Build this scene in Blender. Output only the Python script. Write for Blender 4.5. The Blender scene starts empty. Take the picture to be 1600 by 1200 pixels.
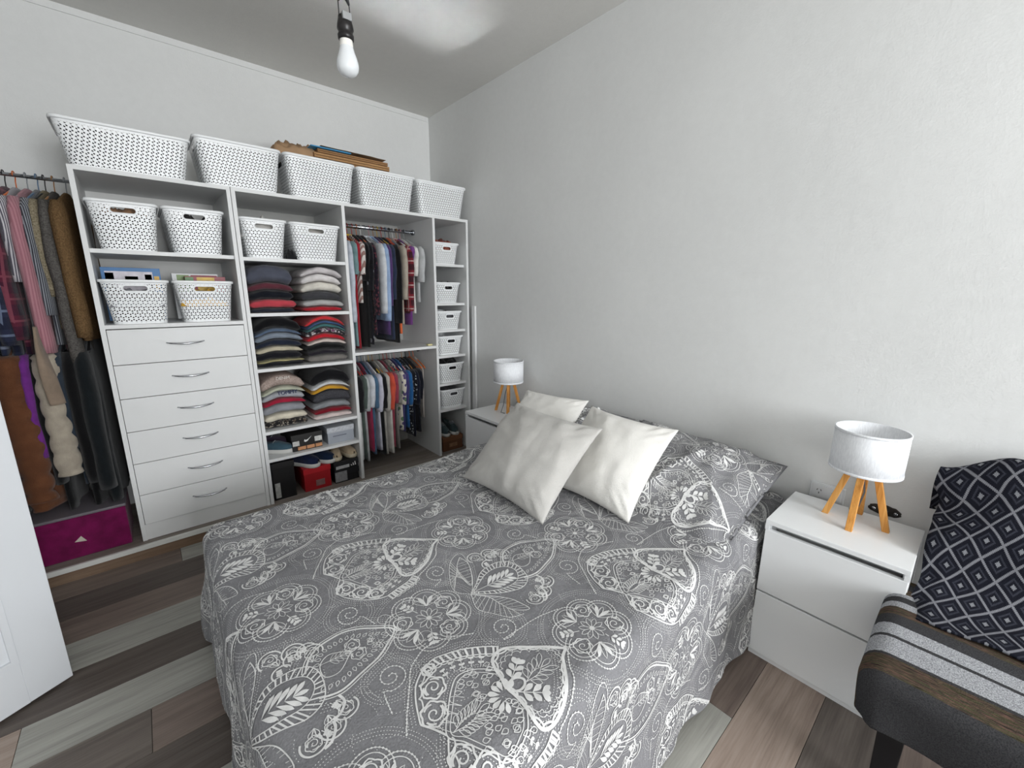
import bpy, bmesh, math, random
from mathutils import Vector, Matrix, noise
from math import sin, cos, pi, sqrt, hypot, atan2

SC = bpy.context.scene
COL = SC.collection
random.seed(7)

# ------------------------------------------------------------------ camera
cam_data = bpy.data.cameras.new('camera')
cam_data.sensor_fit = 'HORIZONTAL'
cam_data.sensor_width = 36.0
cam_data.lens = 36.0 * 651.54 / 1600.0
cam_data.clip_start = 0.02
cam = bpy.data.objects.new('camera', cam_data)
COL.objects.link(cam)
cam.matrix_world = (Matrix.Translation((-1.9088, -3.2029, 1.3175)) @ Matrix.Rotation(-0.7191, 4, 'Z')
                    @ Matrix.Rotation(1.3544, 4, 'X') @ Matrix.Rotation(0.0058, 4, 'Z'))
SC.camera = cam

# ------------------------------------------------------------------ world, daylight, exposure
W = bpy.data.worlds.new('sky')
SC.world = W
W.use_nodes = True
W.node_tree.nodes['Background'].inputs[0].default_value = (0.88, 0.93, 1.0, 1)
W.node_tree.nodes['Background'].inputs[1].default_value = 1.0

def area_light(name, loc, rot, sx, sy, energy, col):
    d = bpy.data.lights.new(name, 'AREA')
    d.shape = 'RECTANGLE'; d.size = sx; d.size_y = sy; d.energy = energy; d.color = col
    o = bpy.data.objects.new(name, d); COL.objects.link(o)
    o.location = loc; o.rotation_euler = rot
    return o
# daylight coming in through the window behind the camera (just outside the pane)
area_light('window_daylight', (-1.10, -6.16, 1.45), (pi / 2, 0, 0), 1.8, 1.6, 190.0, (0.968, 0.984, 1.0))
# sunlight glancing off something bright outside, thrown up through the window on to the ceiling
sb_dir = Vector((-0.045, 1.0, 0.362)).normalized()
sb = area_light('sun_reflection', Vector((-0.84, -1.13, 2.657)) - sb_dir * 5.5, (0, 0, 0), 0.95, 0.13, 0.62, (0.93, 0.96, 1.0))
sb.data.spread = math.radians(1.3)
sb.rotation_euler = sb_dir.to_track_quat('-Z', 'Y').to_euler()

vs = SC.view_settings
vs.view_transform = 'Standard'; vs.look = 'None'; vs.gamma = 1.0; vs.use_curve_mapping = False
vs.exposure = -0.02
SC.cycles.max_bounces = 8
SC.cycles.diffuse_bounces = 5
SC.cycles.glossy_bounces = 2
SC.cycles.transparent_max_bounces = 6
SC.cycles.use_denoising = True

# ------------------------------------------------------------------ materials
def lin(c):
    c = c / 255.0
    return c / 12.92 if c <= 0.04045 else ((c + 0.055) / 1.055) ** 2.4
def rgb(h):
    h = h.lstrip('#')
    return (lin(int(h[0:2], 16)), lin(int(h[2:4], 16)), lin(int(h[4:6], 16)), 1.0)

class NT:
    """small helper for writing shader node trees"""
    def __init__(self, name, rough=0.6, spec=0.3):
        self.m = bpy.data.materials.new(name); self.m.use_nodes = True
        self.t = self.m.node_tree
        self.bsdf = self.t.nodes['Principled BSDF']
        self.out = self.t.nodes['Material Output']
        self.bsdf.inputs['Roughness'].default_value = rough
        self.bsdf.inputs['Specular IOR Level'].default_value = spec
    def node(self, kind, **kw):
        n = self.t.nodes.new(kind)
        for k, v in kw.items(): setattr(n, k, v)
        return n
    def put(self, sock, v):
        if isinstance(v, bpy.types.NodeSocket): self.t.links.new(v, sock)
        elif v is not None: sock.default_value = v
    def coord(self, kind='Object'):
        return self.node('ShaderNodeTexCoord').outputs[kind]
    def math(self, op, a, b=None, c=None, clamp=False):
        n = self.node('ShaderNodeMath', operation=op); n.use_clamp = clamp
        self.put(n.inputs[0], a); self.put(n.inputs[1], b)
        if c is not None: self.put(n.inputs[2], c)
        return n.outputs[0]
    def xyz(self, v):
        n = self.node('ShaderNodeSeparateXYZ'); self.put(n.inputs[0], v); return n.outputs
    def vec(self, x, y, z=0.0):
        n = self.node('ShaderNodeCombineXYZ')
        for i, q in enumerate((x, y, z)): self.put(n.inputs[i], q)
        return n.outputs[0]
    def scale(self, v, s, off=(0, 0, 0), rot=(0, 0, 0)):
        n = self.node('ShaderNodeMapping'); self.put(n.inputs['Vector'], v)
        n.inputs['Scale'].default_value = s; n.inputs['Location'].default_value = off
        n.inputs['Rotation'].default_value = rot
        return n.outputs[0]
    def noise(self, v, s, detail=3, rough=0.5):
        n = self.node('ShaderNodeTexNoise'); self.put(n.inputs['Vector'], v)
        n.inputs['Scale'].default_value = s; n.inputs['Detail'].default_value = detail
        n.inputs['Roughness'].default_value = rough
        return n.outputs[0]
    def voro(self, v, s, feature='F1'):
        n = self.node('ShaderNodeTexVoronoi', feature=feature); self.put(n.inputs['Vector'], v)
        n.inputs['Scale'].default_value = s
        return n.outputs
    def mix(self, f, a, b):
        n = self.node('ShaderNodeMix', data_type='RGBA')
        self.put(n.inputs['Factor'], f); self.put(n.inputs['A'], a); self.put(n.inputs['B'], b)
        return n.outputs['Result']
    def ramp(self, f, stops, interp='LINEAR'):
        n = self.node('ShaderNodeValToRGB'); self.put(n.inputs[0], f)
        r = n.color_ramp; r.interpolation = interp
        while len(r.elements) < len(stops): r.elements.new(0.5)
        for e, (p, c) in zip(r.elements, stops): e.position = p; e.color = c
        return n.outputs[0]
    def smooth(self, x, a, b):
        n = self.node('ShaderNodeMapRange', interpolation_type='SMOOTHSTEP')
        self.put(n.inputs[0], x); n.inputs[1].default_value = a; n.inputs[2].default_value = b
        return n.outputs[0]
    def color(self, c): self.put(self.bsdf.inputs['Base Color'], c)
    def bump(self, h, strength=0.3, dist=0.002):
        n = self.node('ShaderNodeBump'); self.put(n.inputs['Height'], h)
        n.inputs['Strength'].default_value = strength; n.inputs['Distance'].default_value = dist
        self.t.links.new(n.outputs[0], self.bsdf.inputs['Normal'])

MATS = {}
def solid(name, h, rough=0.5, spec=0.4, var=0.06, vs_=6.0, bump=0.0, bs=300.0, metal=0.0):
    if name in MATS: return MATS[name]
    n = NT(name, rough, spec)
    c = rgb(h); v = n.noise(n.coord(), vs_, 4)
    d = tuple(x * (1 - var) for x in c[:3]) + (1,); l = tuple(min(1, x * (1 + var)) for x in c[:3]) + (1,)
    n.color(n.ramp(v, [(0.3, d), (0.7, l)]))
    n.bsdf.inputs['Metallic'].default_value = metal
    if bump: n.bump(n.noise(n.coord(), bs, 4), bump, 0.003)
    MATS[name] = n.m
    return n.m

def fabric_finish(n, col):
    co = n.coord()
    n.color(col)
    b = n.math('ADD', n.math('MULTIPLY', n.noise(co, 14.0, 3), 0.8), n.math('MULTIPLY', n.noise(co, 380.0, 2), 0.25))
    n.bump(b, 0.6, 0.012)
    n.bsdf.inputs['Sheen Weight'].default_value = 0.15
    return n.m

def cloth(h, var=0.12):
    k = 'cloth_' + h.strip('#')
    if k in MATS: return MATS[k]
    n = NT(k, 0.9, 0.15)
    c = rgb(h); v = n.noise(n.coord(), 22.0, 4)
    d = tuple(x * (1 - var) for x in c[:3]) + (1,); l = tuple(min(1, x * (1 + var)) for x in c[:3]) + (1,)
    MATS[k] = fabric_finish(n, n.ramp(v, [(0.35, d), (0.65, l)]))
    return MATS[k]

def striped(a, b, axis=0, period=0.02, duty=0.5, c=None):
    k = 'striped_%s_%s_%d_%g' % (a, b, axis, period)
    if k in MATS: return MATS[k]
    n = NT(k, 0.9, 0.15); o = n.xyz(n.coord())
    s = n.math('ADD', o[1], n.math('MULTIPLY', o[0], 1.3)) if axis == 1 else n.math('ADD', o[1], n.math('MULTIPLY', o[2], 0.6))
    f = n.math('FRACT', n.math('DIVIDE', n.math('ADD', s, 10.0), period))
    col = n.mix(n.math('GREATER_THAN', f, duty), rgb(a), rgb(b))
    if c:
        g = n.math('FRACT', n.math('DIVIDE', n.math('ADD', s, 10.0), period * 3))
        col = n.mix(n.math('GREATER_THAN', g, 0.8), col, rgb(c))
    MATS[k] = fabric_finish(n, col); return n.m

def plaid(base, dark, line, p=0.07):
    k = 'plaid_%s_%s' % (base, line)
    if k in MATS: return MATS[k]
    n = NT(k, 0.9, 0.15); o = n.xyz(n.coord())
    def fr(s, off=0.0): return n.math('FRACT', n.math('DIVIDE', n.math('ADD', s, 10.0 + off), p))
    fy, fz = fr(o[1]), fr(o[2])
    by = n.math('GREATER_THAN', fy, 0.5); bz = n.math('GREATER_THAN', fz, 0.5)
    col = n.mix(n.math('MULTIPLY', n.math('ADD', by, bz), 0.45), rgb(base), rgb(dark))
    ly = n.math('LESS_THAN', n.math('ABSOLUTE', n.math('SUBTRACT', fy, 0.25)), 0.05)
    lz = n.math('LESS_THAN', n.math('ABSOLUTE', n.math('SUBTRACT', fz, 0.25)), 0.05)
    col = n.mix(n.math('MULTIPLY', n.math('MAXIMUM', ly, lz), 0.7), col, rgb(line))
    MATS[k] = fabric_finish(n, col); return n.m

def floral(base, spot, spot2, scale=45.0, th=0.42):
    k = 'floral_%s_%s_%g' % (base, spot, scale)
    if k in MATS: return MATS[k]
    n = NT(k, 0.9, 0.15); co = n.coord()
    v = n.voro(co, scale); m = n.math('LESS_THAN', v[0], th)
    v2 = n.voro(n.scale(co, (1, 1, 1), (3.3, 1.7, 0.4)), scale * 0.55); m2 = n.math('LESS_THAN', v2[0], th * 0.75)
    col = n.mix(m, rgb(base), rgb(spot)); col = n.mix(m2, col, rgb(spot2))
    MATS[k] = fabric_finish(n, col); return n.m

def knit(h, h2):
    k = 'knit_' + h
    if k in MATS: return MATS[k]
    n = NT(k, 0.95, 0.1); co = n.coord()
    v = n.noise(co, 160.0, 3, 0.7)
    n.color(n.ramp(v, [(0.35, rgb(h2)), (0.65, rgb(h))]))
    n.bump(v, 0.8, 0.01)
    MATS[k] = n.m; return n.m

def wood(name, a, b, c, along=0, grain=1.0, rough=0.55):
    if name in MATS: return MATS[name]
    n = NT(name, rough, 0.3); co = n.coord('Object')
    info = n.node('ShaderNodeObjectInfo')
    off = n.node('ShaderNodeVectorMath', operation='ADD'); n.put(off.inputs[0], co)
    n.put(off.inputs[1], n.vec(n.math('MULTIPLY', info.outputs['Random'], 17.0), n.math('MULTIPLY', info.outputs['Random'], 9.0), 0.0))
    s = [34 * grain] * 3; s[along] = 2.2 * grain
    g = n.noise(n.scale(off.outputs[0], tuple(s)), 1.0, 6, 0.65)
    s2 = [9 * grain] * 3; s2[along] = 0.9 * grain
    g2 = n.noise(n.scale(off.outputs[0], tuple(s2)), 1.0, 3, 0.5)
    s3 = [220 * grain] * 3; s3[along] = 7 * grain
    g3 = n.noise(n.scale(off.outputs[0], tuple(s3)), 1.0, 2, 0.5)
    f = n.math('ADD', n.math('MULTIPLY', g, 0.5), n.math('ADD', n.math('MULTIPLY', g2, 0.32), n.math('MULTIPLY', g3, 0.18)))
    n.color(n.ramp(f, [(0.36, rgb(a)), (0.5, rgb(b)), (0.64, rgb(c))]))
    n.bump(f, 0.15, 0.002)
    MATS[name] = n.m; return n.m

def plaster(name, h, var=0.035):
    if name in MATS: return MATS[name]
    n = NT(name, 0.85, 0.2); co = n.coord()
    c = rgb(h)
    v = n.math('ADD', n.math('MULTIPLY', n.noise(co, 1.7, 4), 0.6), n.math('MULTIPLY', n.noise(co, 26.0, 5, 0.7), 0.4))
    n.color(n.ramp(v, [(0.35, tuple(x * (1 - var) for x in c[:3]) + (1,)), (0.65, tuple(min(1, x * (1 + var)) for x in c[:3]) + (1,))]))
    n.bump(n.math('ADD', n.noise(co, 5.0, 4), n.math('MULTIPLY', n.noise(co, 120.0, 4), 0.25)), 0.25, 0.01)
    MATS[name] = n.m; return n.m

def basket_mat(name, slot):
    """white moulded plastic pierced by a lattice of small triangular holes; slot = half length of the grip opening"""
    n = NT(name, 0.35, 0.5)
    n.bsdf.inputs['Base Color'].default_value = rgb('#eef0f1')
    uv = n.xyz(n.coord('UV')); u, v = uv[0], uv[1]
    k = 2 * pi / 0.0150
    p1 = n.math('MULTIPLY', v, k)
    p2 = n.math('MULTIPLY', n.math('ADD', n.math('MULTIPLY', u, 0.8660), n.math('MULTIPLY', v, -0.5)), k)
    p3 = n.math('MULTIPLY', n.math('ADD', n.math('MULTIPLY', u, -0.8660), n.math('MULTIPLY', v, -0.5)), k)
    s = n.math('ADD', n.math('SINE', p1), n.math('ADD', n.math('SINE', p2), n.math('SINE', p3)))
    hole = n.math('GREATER_THAN', n.math('ABSOLUTE', s), 1.62)
    hole = n.math('MULTIPLY', hole, n.math('LESS_THAN', v, -0.020))
    au = n.math('MAXIMUM', n.math('SUBTRACT', n.math('ABSOLUTE', u), slot), 0.0)
    dv = n.math('ADD', v, 0.040)
    dist = n.math('SQRT', n.math('ADD', n.math('MULTIPLY', au, au), n.math('MULTIPLY', dv, dv)))
    grip = n.math('LESS_THAN', dist, 0.0115)
    hole = n.math('MULTIPLY', hole, n.math('GREATER_THAN', dist, 0.019))
    tr = n.node('ShaderNodeBsdfTransparent'); mx = n.node('ShaderNodeMixShader')
    n.put(mx.inputs[0], n.math('MAXIMUM', hole, grip))
    n.t.links.new(n.bsdf.outputs[0], mx.inputs[1]); n.t.links.new(tr.outputs[0], mx.inputs[2])
    n.t.links.new(mx.outputs[0], n.out.inputs[0])
    return n.m

def glass(name):
    n = NT(name, 0.05, 0.5)
    tr = n.node('ShaderNodeBsdfTransparent'); gl = n.node('ShaderNodeBsdfGlossy'); gl.inputs['Roughness'].default_value = 0.02
    mx = n.node('ShaderNodeMixShader'); mx.inputs[0].default_value = 0.06
    n.t.links.new(tr.outputs[0], mx.inputs[1]); n.t.links.new(gl.outputs[0], mx.inputs[2])
    n.t.links.new(mx.outputs[0], n.out.inputs[0])
    return n.m

WHITE_BOARD = solid('white_melamine', '#dcdddd', 0.45, 0.4, 0.02, 3.0, 0.04, 160)
WHITE_LACQ = solid('white_lacquer', '#eceeef', 0.32, 0.5, 0.01, 2.0)
WHITE_PAINT = solid('white_door_paint', '#d5d8dc', 0.35, 0.5, 0.015, 3.0, 0.05, 60)
PLASTIC = solid('white_plastic', '#eff1f2', 0.35, 0.5, 0.01, 3.0)
BASKET_BIG = basket_mat('pierced_white_plastic', 0.032)
BASKET_SMALL = basket_mat('pierced_white_plastic_small', 0.022)
CHROME = solid('brushed_steel', '#b9bcc0', 0.25, 0.5, 0.05, 40.0, metal=1.0)
DARKMETAL = solid('dark_metal', '#2a2b2d', 0.45, 0.5, 0.1, 30.0)
BLACKPAINT = solid('black_painted_wood', '#17171a', 0.45, 0.4, 0.1, 20.0)
LAMPWOOD = wood('oak_lamp_wood', '#b06f2c', '#d0934a', '#e3ad66', along=2, grain=1.6, rough=0.5)
WALL = plaster('white_plaster', '#dfe0df')
CEIL = plaster('ceiling_plaster', '#d8d7d3')

# ------------------------------------------------------------------ geometry helpers
class MB:
    def __init__(self): self.v = []; self.f = []; self.uv = None
    def box(self, x0, x1, y0, y1, z0, z1):
        b = len(self.v)
        self.v += [(x, y, z) for z in (z0, z1) for y in (y0, y1) for x in (x0, x1)]
        self.f += [tuple(b + i for i in q) for q in ((0, 2, 3, 1), (4, 5, 7, 6), (0, 1, 5, 4), (2, 6, 7, 3), (0, 4, 6, 2), (1, 3, 7, 5))]
        return self
    def obox(self, p, ax, ay, az):
        """box from centre p and three half axes"""
        b = len(self.v); p, ax, ay, az = Vector(p), Vector(ax), Vector(ay), Vector(az)
        self.v += [tuple(p + ax * i + ay * j + az * k) for k in (-1, 1) for j in (-1, 1) for i in (-1, 1)]
        self.f += [tuple(b + i for i in q) for q in ((0, 2, 3, 1), (4, 5, 7, 6), (0, 1, 5, 4), (2, 6, 7, 3), (0, 4, 6, 2), (1, 3, 7, 5))]
        return self
    def loft(self, rings, closed=True, cap0=False, cap1=False):
        b = len(self.v); n = len(rings[0])
        for r in rings: self.v += [tuple(p) for p in r]
        for i in range(len(rings) - 1):
            for j in range(n if closed else n - 1):
                k = (j + 1) % n
                self.f.append((b + i * n + j, b + i * n + k, b + (i + 1) * n + k, b + (i + 1) * n + j))
        if cap0: self.f.append(tuple(b + j for j in reversed(range(n))))
        if cap1: self.f.append(tuple(b + (len(rings) - 1) * n + j for j in range(n)))
        return self
    def lathe(self, prof, c=(0, 0, 0), n=24, cap0=False, cap1=False):
        rings = [[(c[0] + r * cos(2 * pi * j / n), c[1] + r * sin(2 * pi * j / n), c[2] + z) for j in range(n)] for r, z in prof]
        return self.loft(rings, True, cap0, cap1)
    def tube(self, pts, r, n=6, caps=True):
        pts = [Vector(p) for p in pts]; rings = []
        rr = r if isinstance(r, (list, tuple)) else [r] * len(pts)
        up = Vector((0.13, 0.27, 0.95))
        for i, p in enumerate(pts):
            t = (pts[min(i + 1, len(pts) - 1)] - pts[max(i - 1, 0)]).normalized()
            if abs(t.dot(up)) > 0.95: up = Vector((0.95, 0.2, 0.1))
            a = t.cross(up).normalized(); b = t.cross(a)
            rings.append([p + a * rr[i] * cos(2 * pi * j / n) + b * rr[i] * sin(2 * pi * j / n) for j in range(n)])
        return self.loft(rings, True, caps, caps)
    def build(self, name, m, parent=None, smooth=False, bevel=0.0, seg=2, loc=None):
        me = bpy.data.meshes.new(name); me.from_pydata(self.v, [], self.f)
        if self.uv is not None:
            l = me.uv_layers.new(name='UVMap')
            for i, lp in enumerate(me.loops): l.data[i].uv = self.uv[lp.vertex_index]
        if bevel:
            bm = bmesh.new(); bm.from_mesh(me)
            bmesh.ops.bevel(bm, geom=bm.edges[:], offset=bevel, segments=seg, affect='EDGES', profile=0.5)
            bm.to_mesh(me); bm.free()
        me.update()
        if smooth:
            me.shade_smooth()
        if isinstance(m, (list, tuple)):
            for q in m: me.materials.append(q)
        else: me.materials.append(m)
        return link(name, me, parent, loc)

def fixn(o):
    bm = bmesh.new(); bm.from_mesh(o.data); bmesh.ops.recalc_face_normals(bm, faces=bm.faces[:]); bm.to_mesh(o.data); bm.free()
    return o
def link(name, me, parent=None, loc=None):
    o = bpy.data.objects.new(name, me); COL.objects.link(o)
    if parent: o.parent = parent
    if loc: o.location = loc
    return o
def empty(name, loc=(0, 0, 0), rz=0.0):
    o = bpy.data.objects.new(name, None); COL.objects.link(o); o.empty_display_size = 0.05
    o.location = loc; o.rotation_euler = (0, 0, rz); return o
def tag(o, label, cat, group=None):
    o['label'] = label; o['category'] = cat
    if group: o['group'] = group
    return o
def struct(o, label=None, cat=None):
    o['kind'] = 'structure'
    if label: o['label'] = label
    if cat: o['category'] = cat
    return o
def bx(name, m, parent, x0, x1, y0, y1, z0, z1, bevel=0.0):
    return MB().box(x0, x1, y0, y1, z0, z1).build(name, m, parent, bevel=bevel)
def copy_tree(o, parent=None):
    c = o.copy(); COL.objects.link(c); c.parent = parent
    for ch in o.children: copy_tree(ch, c)
    return c
def N3(x, y, z): return noise.noise(Vector((x, y, z)))
def smoothstep(a, b, x):
    t = max(0.0, min(1.0, (x - a) / (b - a))); return t * t * (3 - 2 * t)
def text_part(name, body, size, m, parent, mat4, extrude=0.0004):
    cu = bpy.data.curves.new(name, 'FONT'); cu.body = body; cu.size = size; cu.extrude = extrude
    cu.align_x = 'CENTER'; cu.align_y = 'CENTER'
    t = bpy.data.objects.new(name, cu); COL.objects.link(t)
    dg = bpy.context.evaluated_depsgraph_get(); me = bpy.data.meshes.new_from_object(t.evaluated_get(dg))
    bpy.data.objects.remove(t); me.materials.clear(); me.materials.append(m)
    o = link(name, me, parent); o.matrix_local = mat4; return o
# ================================================================== ROOM SHELL
XL, YF, ZC = -3.0, -6.0, 2.657          # left wall, window wall, ceiling (right wall x = 0, back wall y = 0)
WX0, WX1, WZ0, WZ1 = -2.0, -0.09, 0.72, 2.3
struct(bx('wall_right', WALL, None, 0, 0.12, YF - 0.12, 0.12, -0.1, ZC + 0.1), 'smooth pale grey plaster wall behind the bed', 'wall')
struct(bx('wall_back', WALL, None, XL - 0.12, 0, 0, 0.12, -0.1, ZC + 0.1), 'white plaster wall behind the wardrobe', 'wall')
struct(bx('wall_left', WALL, None, XL - 0.12, XL, YF, 0, -0.1, ZC + 0.1), 'white plaster wall on the door side', 'wall')
wf = MB().box(XL, WX0, YF - 0.12, YF, -0.1, ZC + 0.1).box(WX1, 0, YF - 0.12, YF, -0.1, ZC + 0.1)
wf.box(WX0, WX1, YF - 0.12, YF, -0.1, WZ0).box(WX0, WX1, YF - 0.12, YF, WZ1, ZC + 0.1)
struct(wf.build('wall_front', WALL), 'white plaster wall with the window behind the viewer', 'wall')
struct(bx('ceiling', CEIL, None, XL, 0, YF, 0, ZC, ZC + 0.1), 'white plaster ceiling over the bedroom', 'ceiling')
# slightly proud band of older plaster running under the ceiling
struct(bx('trim_1', WALL, None, XL, -0.004, -0.006, 0.0, 2.625, ZC), 'narrow proud plaster band below the ceiling', 'trim')
win = MB()
for a, b in ((WX0, WX0 + 0.05), (WX1 - 0.05, WX1), ((WX0 + WX1) / 2 - 0.03, (WX0 + WX1) / 2 + 0.03)): win.box(a, b, YF - 0.09, YF - 0.03, WZ0, WZ1)
for a, b in ((WZ0, WZ0 + 0.05), (WZ1 - 0.05, WZ1)): win.box(WX0, WX1, YF - 0.088, YF - 0.032, a, b)
w1 = struct(empty('window_1', (0, 0, 0)), 'white framed two pane window behind the viewer', 'window')
win.build('window_frame', WHITE_PAINT, w1)
GL = glass('window_glass')
for a, b in ((WX0 + 0.05, (WX0 + WX1) / 2 - 0.03), ((WX0 + WX1) / 2 + 0.03, WX1 - 0.05)):
    bx('pane', GL, w1, a, b, YF - 0.062, YF - 0.058, WZ0 + 0.05, WZ1 - 0.05)

# ---- floor: laminate planks, each its own piece
fl = struct(bx('floor', solid('subfloor', '#4a4541', 0.8), None, XL, 0, YF, 0, -0.08, -0.006), 'grey and brown laminate plank floor', 'floor')
PL = dict(l=wood('laminate_light', '#83827c', '#9f9e97', '#afaea7'), d=wood('laminate_dark', '#463f3b', '#5a524d', '#6a625c'),
          b=wood('laminate_brown', '#61554f', '#786b63', '#897c73'), m=wood('laminate_mid', '#544d48', '#6a625c', '#7c746d'),
          w=wood('laminate_warm', '#7c6d64', '#9a8a7f', '#aa9b90'))
PW = 0.1763
rows = [(-0.565, [(-1.93, 'b'), (-1.2, 'l'), (0, 'd')]), (-0.7385, [(-1.6, 'd'), (0, 'm')]), (-0.915, [(-2.5, 'm'), (-1.3, 'b'), (0, 'd')]),
        (-1.091, [(-1.55, 'l'), (0, 'm')]), (-1.268, [(-2.45, 'w'), (-1.1, 'd'), (0, 'b')]), (-1.444, [(-2.365, 'w'), (-1.15, 'l'), (0, 'd')]),
        (-1.62, [(-2.063, 'm'), (-0.9, 'b'), (0, 'l')]), (-1.797, [(-2.6, 'b'), (-1.4, 'd'), (0, 'm')]), (-1.973, [(-2.2, 'm'), (-1.0, 'l'), (0, 'b')]),
        (-2.149, [(-1.5, 'd'), (0, 'm')]), (-2.326, [(-2.0, 'b'), (-0.8, 'l'), (0, 'd')]), (-2.502, [(-1.7, 'm'), (-0.5, 'd'), (0, 'b')]),
        (-2.685, [(-1.88, 'b'), (-0.675, 'l'), (0, 'b')]), (-2.865, [(-1.6, 'd'), (-0.1, 'w'), (0, 'm')]), (-3.041, [(-1.2, 'b'), (0, 'm')]),
        (-3.217, [(-2.1, 'l'), (-0.9, 'd'), (0, 'b')]), (-3.393, [(-1.5, 'b'), (0, 'd')]), (-3.57, [(-2.2, 'd'), (-1.0, 'l'), (0, 'm')]),
        (-3.746, [(-1.4, 'm'), (0, 'b')]), (-3.922, [(-1.9, 'l'), (-0.7, 'd'), (0, 'b')]), (-4.098, [(-1.1, 'b'), (0, 'm')])]
yy = -4.274
while yy > YF:
    k = len(rows); rows.append((yy, [(-2.0 + 0.37 * (k % 4), 'bdml'[k % 4]), (-0.8 + 0.21 * (k % 3), 'mbdl'[k % 4]), (0, 'dlbm'[k % 4])])); yy -= PW
for i, (y1, segs) in enumerate(rows):
    y0 = rows[i + 1][0] if i + 1 < len(rows) else YF
    x0 = XL
    for x1, k in segs:
        g = 0.0008
        cx, cy = (x0 + x1) / 2, (y0 + y1) / 2
        o = MB().box(x0 + g - cx, x1 - g - cx, y0 + g - cy, y1 - g - cy, -0.006, 0).build('plank', PL[k], fl, bevel=0.0006, seg=1, loc=(cx, cy, 0))
        x0 = x1

# ---- low platform under the wardrobe with white nosing and brown riser
ZP, YP = 0.072, -0.60
pf = struct(bx('trim_2', wood('platform_laminate', '#6b625c', '#867d76', '#979088'), None, XL, 0, YP + 0.004, 0, 0, ZP), 'low laminate platform step under the wardrobe', 'platform')
bx('nosing', solid('white_nosing', '#d6d6d2', 0.5), pf, XL, 0, YP - 0.004, YP + 0.012, ZP - 0.022, ZP + 0.002, bevel=0.002)
bx('riser', wood('riser_wood', '#5d4a3b', '#77614f', '#8b7663'), pf, XL, 0, YP, YP + 0.004, 0, ZP - 0.022)

# ---- door leaf standing open at the left edge
dd = Vector((-0.152, -0.081, 0)).normalized(); dn = Vector((-dd.y, dd.x, 0))   # dn points away from the camera
if dn.dot(Vector((-1.9, -3.2, 0)) - Vector((-2.263, -1.304, 0))) > 0: dn = -dn
d1 = struct(empty('door_1', (-2.263, -1.304, 0.0)), 'white panelled bedroom door standing open at the left edge', 'door')
d1.matrix_world = Matrix(((dd.x, dn.x, 0, -2.263), (dd.y, dn.y, 0, -1.304), (0, 0, 1, 0.0), (0, 0, 0, 1)))
DW, DH, DT = 0.78, 2.03, 0.04
st, rl = 0.105, 0.14
bx('stile', WHITE_PAINT, d1, 0, st, 0, DT, 0.01, DH, 0.002); bx('stile', WHITE_PAINT, d1, DW - st, DW, 0, DT, 0.01, DH, 0.002)
for a, b in ((0.01, 0.165), (0.95, 1.08), (1.9, DH)): bx('rail', WHITE_PAINT, d1, st, DW - st, 0, DT, a, b)
for a, b in ((0.165, 0.95), (1.08, 1.9)):
    p = bx('panel', WHITE_PAINT, d1, st, DW - st, 0.012, DT - 0.008, a, b)
    mo = MB()
    for k, (w_, h_) in enumerate(((0.0, -0.006), (0.016, 0.003))):
        i0 = w_; t = 0.016
        mo.box(st + i0, st + i0 + t, 0.012 - 0.010 + h_, 0.013, a + i0, b - i0).box(DW - st - i0 - t, DW - st - i0, 0.012 - 0.010 + h_, 0.013, a + i0, b - i0)
        mo.box(st + i0 + t, DW - st - i0 - t, 0.012 - 0.010 + h_, 0.013, a + i0, a + i0 + t).box(st + i0 + t, DW - st - i0 - t, 0.012 - 0.010 + h_, 0.013, b - i0 - t, b - i0)
    mo.build('moulding', WHITE_PAINT, p)
hd = bx('handle_plate', CHROME, d1, 0.035, 0.075, -0.004, 0.0, 0.94, 1.12, 0.001)
MB().tube([(0.055, -0.004, 1.04), (0.055, -0.05, 1.04), (0.07, -0.055, 1.04), (0.17, -0.055, 1.035)], 0.008, 8).build('lever', CHROME, hd, True)

# ================================================================== WARDROBE
YB = -0.55                                 # front plane of the wardrobe boards
TB = 0.018
HT = 1.832
X0, X1, X2, X3, X4 = -2.066, -1.4905, -0.9295, -0.3148, -0.0266
GREYB = solid('grey_white_back_board', '#dcdcda', 0.6, 0.3, 0.02, 3.0)
dc = tag(empty('drawer_cabinet', (0, 0, 0)), 'white wardrobe cabinet with six drawers under two basket shelves', 'cabinet')
bx('side_panel', WHITE_BOARD, dc, X0, X0 + TB, YB, -0.02, ZP, HT); bx('side_panel', WHITE_BOARD, dc, X1 - TB, X1 - 0.0015, YB, -0.02, ZP, HT)
bx('top_panel', WHITE_BOARD, dc, X0 + TB, X1 - TB, YB, -0.02, HT - TB, HT)
bx('back_panel', GREYB, dc, X0 + TB, X1 - TB, -0.024, -0.018, ZP, HT - TB)
bx('shelf', WHITE_BOARD, dc, X0 + TB, X1 - TB, YB + 0.02, -0.024, 1.479, 1.497)
bx('shelf', WHITE_BOARD, dc, X0 + TB, X1 - TB, YB, -0.024, 1.142, 1.16)
bx('plinth', WHITE_BOARD, dc, X0 + TB, X1 - TB, YB + 0.006, YB + 0.024, ZP, 0.155)
seams = [1.139, 0.973, 0.810, 0.6455, 0.482, 0.317, 0.157]
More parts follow.
